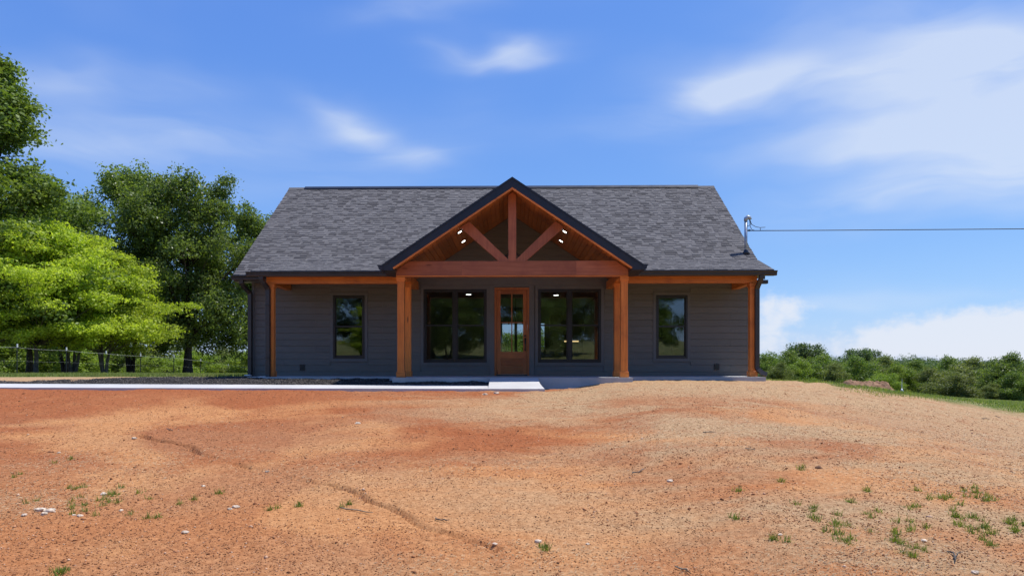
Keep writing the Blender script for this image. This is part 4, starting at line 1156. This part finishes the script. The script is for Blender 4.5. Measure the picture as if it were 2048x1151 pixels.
def build_stones_sticks():
    st = [(82,1024,13,'largest white stone of the pile in the left foreground'), (102,1027,12,'right hand white stone of the pile in left foreground'), (88,1032,8,'lower white stone of the pile in left foreground'), (74,1022,6,'small white stone at the left of the foreground pile'),
          (48,1035,7,'white stone left of the foreground pile'), (160,1033,7,'white stone just right of the foreground pile'), (148,1032,5,'small pale stone beside the foreground pile'), (208,986,8,'white stone above the grass tufts at left'), (242,1018,5,'white stone below the grass tufts at left'), (118,880+24,4,'small pale stone on the red clay at left'),
          (292,875,9,'pale stone at the upper end of the clay crack'), (268,877,7,'flat tan stone left of the clay crack'), (472,1014,8,'pale stone in a row left of the clay crack'), (460,1017,6,'smaller pale stone in the row left of the clay crack'), (535,943,5,'white pebble beside the middle of the clay crack'),
          (407,970,5,'white stone lying below the clay crack'), (370,1062,8,'grey flat stone low in the left foreground'), (716,849,7,'white stone out beyond the clay crack'), (1077,1083,8,'pale stone beside the small tuft at bottom centre'), (990,1093,6,'pale stone left of the small tuft at bottom centre'),
          (1175,1088,5,'small white stone right of the bottom centre tuft'), (1340,962,7,'whitish stone in the middle of the yard'), (1637,934,8,'brown angular stone in the right half of the yard'), (1560,1069,5,'white stone above a lone tuft at right'), (1848,1080,6,'pale stone beside the tuft at lower right'), (1950,1143,8,'pale flat stone at the bottom right edge'),
          (993,786,7,'whitish stone just below the ramp'), (970,789,6,'smaller whitish stone below the walkway end')]
    for i, (u, v, s, lb) in enumerate(st):
        x, y, z = hit(u, v); r = s * y / F * .75
        z = float(gz(np.array([x]), np.array([y]))[0])
        rock('stone', (x, y, z + r * .15), (r * 1.2, r, r * .62), STONE if 'brown' not in lb else BROWN, lb, 'stone', 'loose stones on the clay', 100 + i)
    sk = [((868,1036),(900,1043),'short dark stick right of the clay crack'), ((682,1017),(745,1027),'thin dry stem left of the lower clay crack'), ((1263,951),(1287,943),'dark forked stick in the middle of the yard'), ((1492,898),(1512,902),'pale stick on the red clay right of centre'),
          ((1963,837),(1980,839),'dark stick near the pasture edge at right'), ((1990,832),(2000,835),'small brown twig near the pasture edge at right'), ((1405,864),(1430,862),'dark twig right of the ramp'), ((335,857),(347,863),'short dark twig on the red clay at left'), ((1355,1138),(1383,1148),'tan stick at the bottom right of centre'), ((1893,1098),(1912,1122),'curved dark twig at lower right')]
    for i, (a, b, lb) in enumerate(sk):
        p, q = hit(*a), hit(*b); p = Vector(p); q = Vector(q); r = random.Random(i)
        pts = []
        for j in range(6):
            t = j / 5; c = p.lerp(q, t); c.x += r.uniform(-.02, .02); c.y += r.uniform(-.03, .03)
            c.z = float(gz(np.array([c.x]), np.array([c.y]))[0]) + .012 + .012 * r.random(); pts.append(c)
        mb = MB().tube(pts, [.005, .007, .006, .006, .005, .003], 6)
        if 'forked' in lb or 'curved' in lb: mb.tube([pts[3], pts[3] + Vector((.05, .05, .025)), pts[3] + Vector((.09, .06, .03))], [.005, .004, .002], 5)
        o = mb.build('stick', STICKP if ('pale' in lb or 'tan' in lb or 'dry' in lb) else BARKG, None, True); tag(o, lb, 'stick', 'sticks lying on the clay')
BROWN = plain('brown_stone', (.24, .13, .075), .9, .15, .25, 9, bump=.4)
build_stones_sticks()

# ------------------------------------------------------------------ trees
def leaf_cloud(C, Rd, n, size, seed, flat=1.0, up=.35, sub=6):
    """leaf-sized faces in twig sprays on and in the lobes C (n x 3) with radii Rd (n x 3)"""
    r = np.random.default_rng(seed)
    wts = (Rd[:, 0] * Rd[:, 1]) ** 1.0; wts = wts / wts.sum()
    nt = n // sub
    k = r.choice(len(C), nt, p=wts)
    d = r.normal(size=(nt, 3)); d[:, 2] = d[:, 2] * .9 + .25; d /= np.linalg.norm(d, axis=1)[:, None]
    rad = r.random(nt) ** .42 * (1 + .35 * (r.random(nt) > .86) * r.random(nt))
    lump = 1 + .30 * vnoise(d[:, 0] * 2.5 + k * 3.7, d[:, 1] * 2.5 + d[:, 2] * 2.1, seed)
    P = C[k] + d * Rd[k] * (rad * lump)[:, None]
    out = d * .8 + np.array([0, 0, up]); out += r.normal(size=out.shape) * .45
    out /= np.linalg.norm(out, axis=1)[:, None]
    P = np.repeat(P, sub, 0); O = np.repeat(out, sub, 0)
    m = len(P)
    P = P + r.normal(size=(m, 3)) * size * np.array([1.15, 1.15, .75 * flat])
    N = O + r.normal(size=(m, 3)) * .75; N /= np.linalg.norm(N, axis=1)[:, None]
    A = r.normal(size=(m, 3)); A -= N * (A * N).sum(1)[:, None]; A /= np.linalg.norm(A, axis=1)[:, None]
    B = np.cross(N, A)
    s = size * r.uniform(.6, 1.35, m)[:, None]
    V = np.stack([P - A * s * .55, P + B * s * .34 + N * s * .08, P + A * s * .6 - N * s * .10, P - B * s * .34 + N * s * .08], 1)
    return V.reshape(-1, 3), np.arange(4 * m).reshape(-1, 4)
def tree_data(seed, H, spread, base, nl, n, leaf, lobe=(.20, .32), prof='round', flat=.75, trunk_r=.22, lean=0.0, forks=1, flatsub=1.0, up=.35, fringe=1.3):
    """trunk and crown arrays of one tree standing at the origin"""
    r = random.Random(seed)
    C = []; Rd = []
    tries = 0
    while len(C) < nl and tries < 4000:
        tries += 1
        t = r.random() ** .9
        if prof == 'round': w = math.sqrt(max(0, 1 - (2*t - .85) ** 2)) if t > .0 else 0
        elif prof == 'cone': w = max(.12, 1.02 - t) * (1 if t > .08 else .7)
        elif prof == 'layer': w = (1 - (t - .25) ** 2 * 1.5)
        else: w = math.sin(min(.90, t * .80 + .11) * math.pi) ** .7
        rad = spread * w * (r.random() ** .5) * .86; an = r.uniform(0, 6.283)
        z = H * (base + (1 - base) * t * .93)
        s = spread * r.uniform(*lobe) * (1.15 - .35 * t)
        C.append((rad * math.cos(an) + lean * z, rad * math.sin(an), z)); Rd.append((s * r.uniform(.9, 1.25), s * r.uniform(.9, 1.25), s * flat * r.uniform(.85, 1.15)))
    for q in range(int(nl * fringe)):
        i = r.randrange(nl); c, rd = C[i], Rd[i]
        d = Vector((c[0] - lean * c[2], c[1], (c[2] - H * (base + .35 * (1 - base))) * .9)); d = d.normalized() if d.length > .01 else Vector((0, 0, 1))
        d = (d + Vector((r.uniform(-.7, .7), r.uniform(-.7, .7), r.uniform(-.5, .8)))).normalized()
        k = r.uniform(.75, 1.45); s = spread * r.uniform(.055, .12)
        C.append((c[0] + d.x * rd[0] * k, c[1] + d.y * rd[1] * k, c[2] + d.z * rd[2] * k)); Rd.append((s, s, s * flat * r.uniform(.9, 1.6)))
    C = np.array(C); Rd = np.array(Rd)
    cv, cf = leaf_cloud(C, Rd, n, leaf, seed, flatsub, up)
    # trunk, limbs and twigs
    mb = MB()
    th = H * (base + .45 * (1 - base))
    stems = []
    for k in range(forks):
        an = 6.283 * k / forks + r.uniform(0, 1); sp = 0 if forks == 1 else spread * .16
        pts = []
        for i in range(9):
            t = i / 8
            pts.append(Vector((math.cos(an) * sp * t ** .8 + lean * th * t + r.uniform(-.05, .05) * H * .06 * (i > 0), math.sin(an) * sp * t ** .8 + r.uniform(-.05, .05) * H * .06 * (i > 0), th * t - .15)))
        rr = trunk_r / (forks ** .45)
        mb.tube(pts, [rr * (1.45 if i == 0 else 1.12 if i == 1 else 1) * (1 - .70 * i / 8) for i in range(9)], 9)
        stems.append((pts, rr))
    order = np.argsort(C[:nl, 2])
    for i in order:
        c = Vector(C[i]); pts, rr = min(stems, key=lambda s_: (s_[0][-1] - c).length)
        zt = max(.18 * H, c.z - (Vector((c.x, c.y)).length) * .75 - .05 * H)
        k = min(range(len(pts)), key=lambda j: abs(pts[j].z - zt)); k = max(2, k)
        a = pts[k]; m1 = a.lerp(c, .4) + Vector((r.uniform(-.1, .1), r.uniform(-.1, .1), .06)) * H * .12; m2 = a.lerp(c, .75) + Vector((r.uniform(-.1, .1), r.uniform(-.1, .1), .05)) * H * .08
        r0 = rr * (1 - .7 * k / 8) * .42
        mb.tube([a, m1, m2, c], [r0, r0 * .7, r0 * .45, r0 * .2], 5)
        for q in range(4):
            e = c + Vector((r.uniform(-1, 1) * Rd[i][0], r.uniform(-1, 1) * Rd[i][1], r.uniform(-.4, 1) * Rd[i][2])) * .9
            mb.tube([m2.lerp(c, .5 * r.random()), (c + e) / 2 + Vector((0, 0, .03 * H * r.random())), e], [r0 * .28, r0 * .18, r0 * .06], 4)
    return (mb.v, mb.f), (cv, cf)
TREES = {}
def tree_proto(key, leafm, barkm, **kw):
    (tv, tf), (cv, cf) = tree_data(**kw)
    def me(nm, v, f, m, smooth):
        x = bpy.data.meshes.new(nm); v = np.asarray(v, np.float32)
        if isinstance(f, np.ndarray):
            x.vertices.add(len(v)); x.vertices.foreach_set('co', v.ravel()); x.loops.add(f.size); x.loops.foreach_set('vertex_index', f.astype(np.int32).ravel())
            x.polygons.add(len(f)); x.polygons.foreach_set('loop_start', np.arange(0, f.size, f.shape[1], dtype=np.int32)); x.update(calc_edges=True)
        else: x.from_pydata([tuple(p) for p in v], [], f); x.update()
        if smooth: x.polygons.foreach_set('use_smooth', [True] * len(x.polygons))
        x.materials.append(m); return x
    TREES[key] = (me('trunk', tv, tf, barkm, True), me('crown', cv, cf, leafm, False), kw['H'], leafm, barkm)
def plant_tree(key, x, y, H, label, cat='tree', group=None, rot=0.0, wide=1.0, leafm=None, name='tree', sink=.1):
    tm, cm, h0, _, _ = TREES[key]
    e = empty(name, (x, y, float(height(x, y)) - sink), label, cat, group)
    s = H / h0; e.scale = (s * wide, s * wide, s); e.rotation_euler = (0, 0, rot)
    for nm, me in (('trunk', tm), ('crown', cm)):
        o = bpy.data.objects.new(nm, me); COL.objects.link(o); o.parent = e
        if nm == 'crown' and leafm is not None:
            o.material_slots[0].link = 'OBJECT'; o.material_slots[0].material = leafm
    return e
tree_proto('oakA', LEAF_DARK, BARKD, seed=11, H=12.6, spread=5.9, base=.20, nl=95, n=66000, leaf=.145, lobe=(.12, .22), prof='round', flat=.85, trunk_r=.20, forks=2)
tree_proto('oakB', LEAF_DARK, BARKD, seed=12, H=12.0, spread=5.3, base=.18, nl=92, n=62000, leaf=.145, lobe=(.12, .22), prof='egg', flat=.9, trunk_r=.26, lean=.05, forks=1)
tree_proto('tall', LEAF_MID, BARKD, seed=13, H=15.5, spread=5.4, base=.16, nl=95, n=58000, leaf=.155, lobe=(.11, .21), prof='cone', flat=.75, trunk_r=.22)
tree_proto('limeA', LEAF_LIME, BARKG, seed=14, H=7.6, spread=4.4, base=.24, nl=78, n=56000, leaf=.115, lobe=(.17, .28), prof='layer', flat=.40, trunk_r=.11, forks=1, flatsub=.5, up=.8)
tree_proto('limeB', LEAF_LIME, BARKG, seed=15, H=6.6, spread=4.0, base=.20, nl=66, n=46000, leaf=.115, lobe=(.17, .30), prof='layer', flat=.40, trunk_r=.13, forks=3, flatsub=.5, up=.8)
tree_proto('mid1', LEAF_MID, BARKD, seed=21, H=7, spread=4.2, base=.05, nl=46, n=19000, leaf=.20, lobe=(.22, .36), prof='round', flat=.85, trunk_r=.16)
tree_proto('mid2', LEAF_MID, BARKD, seed=22, H=7, spread=3.4, base=.04, nl=42, n=18000, leaf=.20, lobe=(.22, .36), prof='egg', flat=.95, trunk_r=.15)
tree_proto('mid3', LEAF_MID, BARKG, seed=23, H=8, spread=3.0, base=.14, nl=40, n=15000, leaf=.20, lobe=(.20, .34), prof='egg', flat=.8, trunk_r=.15, forks=2)
tree_proto('bushA', LEAF_FRESH, BARKG, seed=31, H=2.2, spread=2.2, base=.03, nl=34, n=15000, leaf=.10, lobe=(.18, .34), prof='round', flat=.8, trunk_r=.05, forks=3)
tree_proto('bushB', LEAF_OLIVE, BARKG, seed=32, H=3.0, spread=2.4, base=.03, nl=30, n=13000, leaf=.12, lobe=(.18, .34), prof='egg', flat=.85, trunk_r=.06, forks=3)

def planting():
    def P(key, u, y, v_top, label, **kw):
        x, y = at_depth(u, y)
        H = z_at(v_top, u, y) - float(height(x, y)) + .1
        plant_tree(key, x, y, H * 1.04, label, **kw)
    # left side, big trees and the pale green ones before them
    P('oakA', 262, 56, 352, 'big dark green tree with tallest round crown left of house', rot=.6)
    P('oakB', 375, 55, 372, 'dark green tree with leaning trunk nearest the house', rot=1.9)
    P('oakB', 505, 60, 440, 'dark green tree half hidden behind the left roof edge', rot=4.0, wide=.9)
    P('oakA', 130, 68, 420, 'dark tree standing behind the pale green trees', rot=2.2)
    P('tall', -22, 44, 112, 'tallest tree, cut off by the left edge of the picture', rot=1.3, wide=1.25)
    P('tall', 60, 62, 340, 'mid green tree behind the tallest one', rot=2.4)
    P('limeA', 72, 43, 452, 'pale lime green tree with straight trunk at far left', rot=0.3)
    P('limeA', -60, 41, 505, 'pale lime green tree cut by the left picture edge', rot=2.6)
    P('limeB', 147, 46, 474, 'pale lime green tree with low dark forks', rot=1.2)
    P('limeB', 208, 47, 512, 'pale lime green tree with grey forked trunk nearest house', rot=3.6, wide=1.1)
    for i, (k, u, y, vt, lb) in enumerate((('bushA', 20, 66, 688, 'light green bush behind first fence post'), ('bushA', 110, 68, 694, 'light green bush behind the straight trunk'), ('bushA', 190, 70, 698, 'light green bush under the forked pale trees'), ('bushB', 265, 72, 696, 'olive bush left of the leaning dark trunk'),
                                           ('bushA', 300, 62, 716, 'low yellow green bush beside the leaning trunk'), ('bushA', 390, 66, 708, 'low bush right of the leaning trunk'), ('bushB', 450, 70, 700, 'olive bush in front of the house corner trees'), ('bushA', 500, 66, 706, 'light green bush just left of the house corner'), ('bushB', 60, 78, 672, 'taller olive bush at far left behind the fence'), ('bushB', 160, 80, 678, 'taller olive bush behind the low forked trunk'), ('bushB', 350, 80, 684, 'taller olive bush behind the leaning trunk'))):
        P(k, u, y * 1.2, vt, lb, cat='bush', name='bush', group='bushes along the wire fence', rot=i * 1.3, wide=1.35)
    # right side tree line
    D = [('mid2', 1530, 74, 712, LEAF_MID, 1.1, 'bushy green tree just right of the house corner'), ('mid1', 1562, 66, 728, LEAF_OLIVE, 1.0, 'low greyish tree closest to the house corner'), ('mid1', 1580, 84, 706, LEAF_MID, 1.1, 'rounded green tree left of the tall feathery one'),
         ('mid3', 1612, 92, 686, LEAF_FAR, 1.15, 'tall feathery tree standing highest right of the house'), ('mid2', 1602, 68, 726, LEAF_FRESH, 1.15, 'bright lime tree in front of the tall feathery one'), ('mid1', 1648, 84, 714, LEAF_MID, 1.1, 'broad green tree behind the left end of dirt mound'),
         ('mid2', 1668, 74, 730, LEAF_OLIVE, 1.0, 'olive tree directly behind the dirt mound, left'), ('mid3', 1712, 95, 697, LEAF_FAR, 1.0, 'tall thin crowned tree behind the dirt mound'), ('mid3', 1742, 98, 699, LEAF_FAR, .75, 'narrow pointed tree right of the thin crowned one'),
         ('mid1', 1712, 76, 718, LEAF_MID, 1.15, 'wide green tree directly behind the dirt mound'), ('mid1', 1768, 84, 718, LEAF_OLIVE, 1.1, 'olive tree behind the right end of dirt mound'), ('mid2', 1796, 74, 734, LEAF_FRESH, 1.1, 'lime green tree behind the marker stake'),
         ('bushB', 1770, 60, 752, LEAF_FRESH, 1.3, 'pale shrub between dirt mound and marker stake'), ('mid1', 1830, 86, 726, LEAF_MID, 1.1, 'dense green tree right of the marker stake'), ('mid2', 1862, 72, 740, LEAF_OLIVE, 1.2, 'low spreading olive tree in the middle of the tree line'),
         ('mid1', 1898, 80, 720, LEAF_MID, 1.0, 'rounded deep green tree with lighter base'), ('mid1', 1945, 70, 722, LEAF_OLIVE, 1.25, 'big rounded olive tree at right'), ('bushB', 1915, 58, 752, LEAF_OLIVE, 1.5, 'low grey green scrub in front of big olive tree'), ('mid3', 1985, 72, 722, LEAF_FAR, .9, 'sparse bare looking tree beside the big olive one'),
         ('mid1', 2022, 62, 714, LEAF_DARK, 1.1, 'darkest tree at the right picture edge'), ('mid2', 2030, 54, 748, LEAF_MID, 1.3, 'low deep green tree in front of the darkest one'), ('mid1', 2085, 64, 716, LEAF_DARK, 1.1, 'dark tree just past the right picture edge'), ('mid2', 1985, 54, 768, LEAF_OLIVE, 1.2, 'low scrub at the foot of the right trees')]
    for i, (k, u, y, vt, lm, wd, lb) in enumerate(D):
        P(k, u, y, vt, lb, leafm=lm, wide=wd, rot=i * 2.1, group='tree line beyond the pasture')
    # trees behind the viewer, seen mirrored in the window glass, and a belt behind the house seen through it
    B = [('oakB', -21, -24, 11, 'low dark tree mirrored beside the left porch post'), ('oakA', 1.5, -25, 10, 'broad dark tree mirrored above the door handle'), ('oakB', 11, -26, 11, 'dark tree mirrored beside the right porch post'), ('oakA', -6, -26, 10, 'broad dark tree mirrored in the twin left window, lower one'), ('oakA', -16, -34, 13, 'dark tree mirrored in the single left window'), ('oakB', -9, -38, 14, 'dark tree mirrored in the twin left window'), ('oakA', -2, -36, 12, 'dark tree mirrored in the door glass'), ('oakB', 6, -40, 13, 'dark tree mirrored in the twin right window'),
         ('tall', 15, -34, 13, 'thin tree mirrored in the single right window'), ('limeA', -12, -26, 7, 'lime green tree mirrored in the single left window'), ('oakA', -26, -40, 13, 'dark tree mirrored at the edge of left window')]
    for i, (k, x, y, H, lb) in enumerate(B): plant_tree(k, x, y, H, lb, rot=i * 1.7, group='trees reflected in the windows')
    for i, (x, y, H, lb) in enumerate(((-1.5, 52, 3.2, 'green tree seen through the front door glass, left'), (1.6, 55, 3.4, 'green tree seen through the front door glass, right'), (4.2, 54, 3.0, 'green tree seen through the right twin window'))):
        plant_tree('mid1', x, y, H, lb, rot=i * 2.2, wide=1.4, group='trees seen through the house')
planting()

def far_wood():
    k = 1200
    y = rng.uniform(135, 540, k) ; ang = np.where(rng.random(k) < .9, rng.uniform(.30, .82, k), rng.uniform(-.1, .30, k)); x = y * ang
    C = []; Rd = []
    for i in range(k):
        r = rng.uniform(3.5, 7.0); C.append((x[i], y[i], float(height(x[i], y[i])) + rng.uniform(0.0, 3.0))); Rd.append((r, r, r * .85))
    C = np.array(C); Rd = np.array(Rd)
    v, f = leaf_cloud(C, Rd, 280000, .70, 99, .8)
    o = mesh_obj('far_wood', v, f, LEAF_FAR); tag(o, 'far wooded hill behind the right tree line', None, None, 'stuff')
far_wood()

# ------------------------------------------------------------------ fence, mound, stake
def build_fence():
    e = empty('wire_fence', (-22, 36, float(height(-22, 36))), 'wire fence on steel posts with white tips below left trees', 'fence')
    px = [(-70, 31.0, 1.36), (34, 34.0, 1.36), (132.5, 37.2, 1.36), (212, 40.4, 1.36), (281, 43.5, 1.36), (347.6, 47, 1.36), (401, 51, 1.30), (456, 56, 1.15), (515, 62, 1.1)]
    vt = [681, 687, 694, 701, 706.5, 710, 717, 727, 733]
    tops = []
    for (u, y, h), v in zip(px, vt):
        x, y = at_depth(u, y); zt = z_at(v, u, y); zb = float(height(x, y))
        m = MB(); w = .022
        m.box(x - w, x + w, y - .005, y + .003, zb - .2, zt - .17); m.box(x - .004, x + .004, y + .003, y + .036, zb - .2, zt - .17)
        p = m.build('fence_post', STEELG, e)
        MB().box(x - w - .003, x + w + .003, y - .008, y + .038, zt - .17, zt).build('post_tip', WHITE, p)
        tops.append((x, y, zb, zt))
    for fr in (.88, .45):
        pts = []
        for a, b in zip(tops[:-1], tops[1:]):
            for t in (0, .25, .5, .75):
                c = [a[i] + (b[i] - a[i]) * t for i in range(4)]
                pts.append((c[0], c[1] - .01, c[2] + (c[3] - c[2]) * fr - .03 * 4 * t * (1 - t)))
        MB().tube(pts, .005 if fr > .8 else .0015, 5).build('wire', FWIRE, e)
build_fence()
def dirt_mat():
    m, n, b = material('mound_earth', .95, .1)
    w = world_coords(n); f = n.noise(w, 2.2, 6, .7); g = n.noise(w, .7, 4, .6)
    col = n.mix(n.step(f, .3, .7), (.14, .075, .042), (.36, .22, .135))
    n.l.new(n.mix(n.step(g, .45, .7, 0, .6), col, (.28, .19, .11)), b.inputs['Base Color'])
    n.l.new(n.bump(f, 1.0, .12), b.inputs['Normal']); return m
def build_mound():
    cy = 46.0; x0, _ = at_depth(1664, cy); x1, _ = at_depth(1792, cy); cx_ = (x0 + x1) / 2; hw = (x1 - x0) / 2
    nx, ny = 90, 46; V = []
    X, Y = np.meshgrid(np.linspace(-1.1, 1.1, nx), np.linspace(-1.1, 1.1, ny))
    wx, wy = cx_ + X * hw, cy + Y * 1.5
    env = np.clip(1 - np.maximum(np.abs(X + .12 * vnoise(X*4, Y*4, 7)), np.abs(Y)) ** 3.0, 0, 1) * np.clip(1 - (X**2)**3, 0, 1)
    hh = env * (.78 + .42 * vnoise(X * 2.6 + 3, Y * 1.5, 5) + .30 * vnoise(X * 6, Y * 3, 6) + .24 * np.abs(vnoise(X * 13, Y * 7, 8)) + .12 * vnoise(X * 30, Y * 16, 9)) * 1.05
    Z = height(wx, wy) - .06 + np.maximum(hh, 0)
    i = np.arange(nx * ny).reshape(ny, nx)
    Fq = np.stack([i[:-1, :-1].ravel(), i[:-1, 1:].ravel(), i[1:, 1:].ravel(), i[1:, :-1].ravel()], 1)
    o = mesh_obj('dirt_mound', np.stack([wx.ravel(), wy.ravel(), Z.ravel()], 1), Fq, dirt_mat()); tag(o, 'lumpy brown dirt mound at the edge of the pasture', 'dirt mound')
    x, y = at_depth(1803.5, 45); z = float(height(x, y))
    e = empty('marker_stake', (x, y, z), 'slim pale marker stake with grey bag beside dirt mound', 'stake')
    MB().tube([(x, y, z - .1), (x + .01, y, z + .65), (x + .02, y, z + 1.02)], [.022, .018, .012], 6).build('stake', WHITE, e)
    mb = MB().tube([(x + .02, y, z + .0), (x + .03, y, z + .12), (x + .01, y, z + .30), (x - .01, y, z + .42)], [.10, .13, .09, .03], 9)
    mb.build('bag', GALV, e, True)
build_mound()
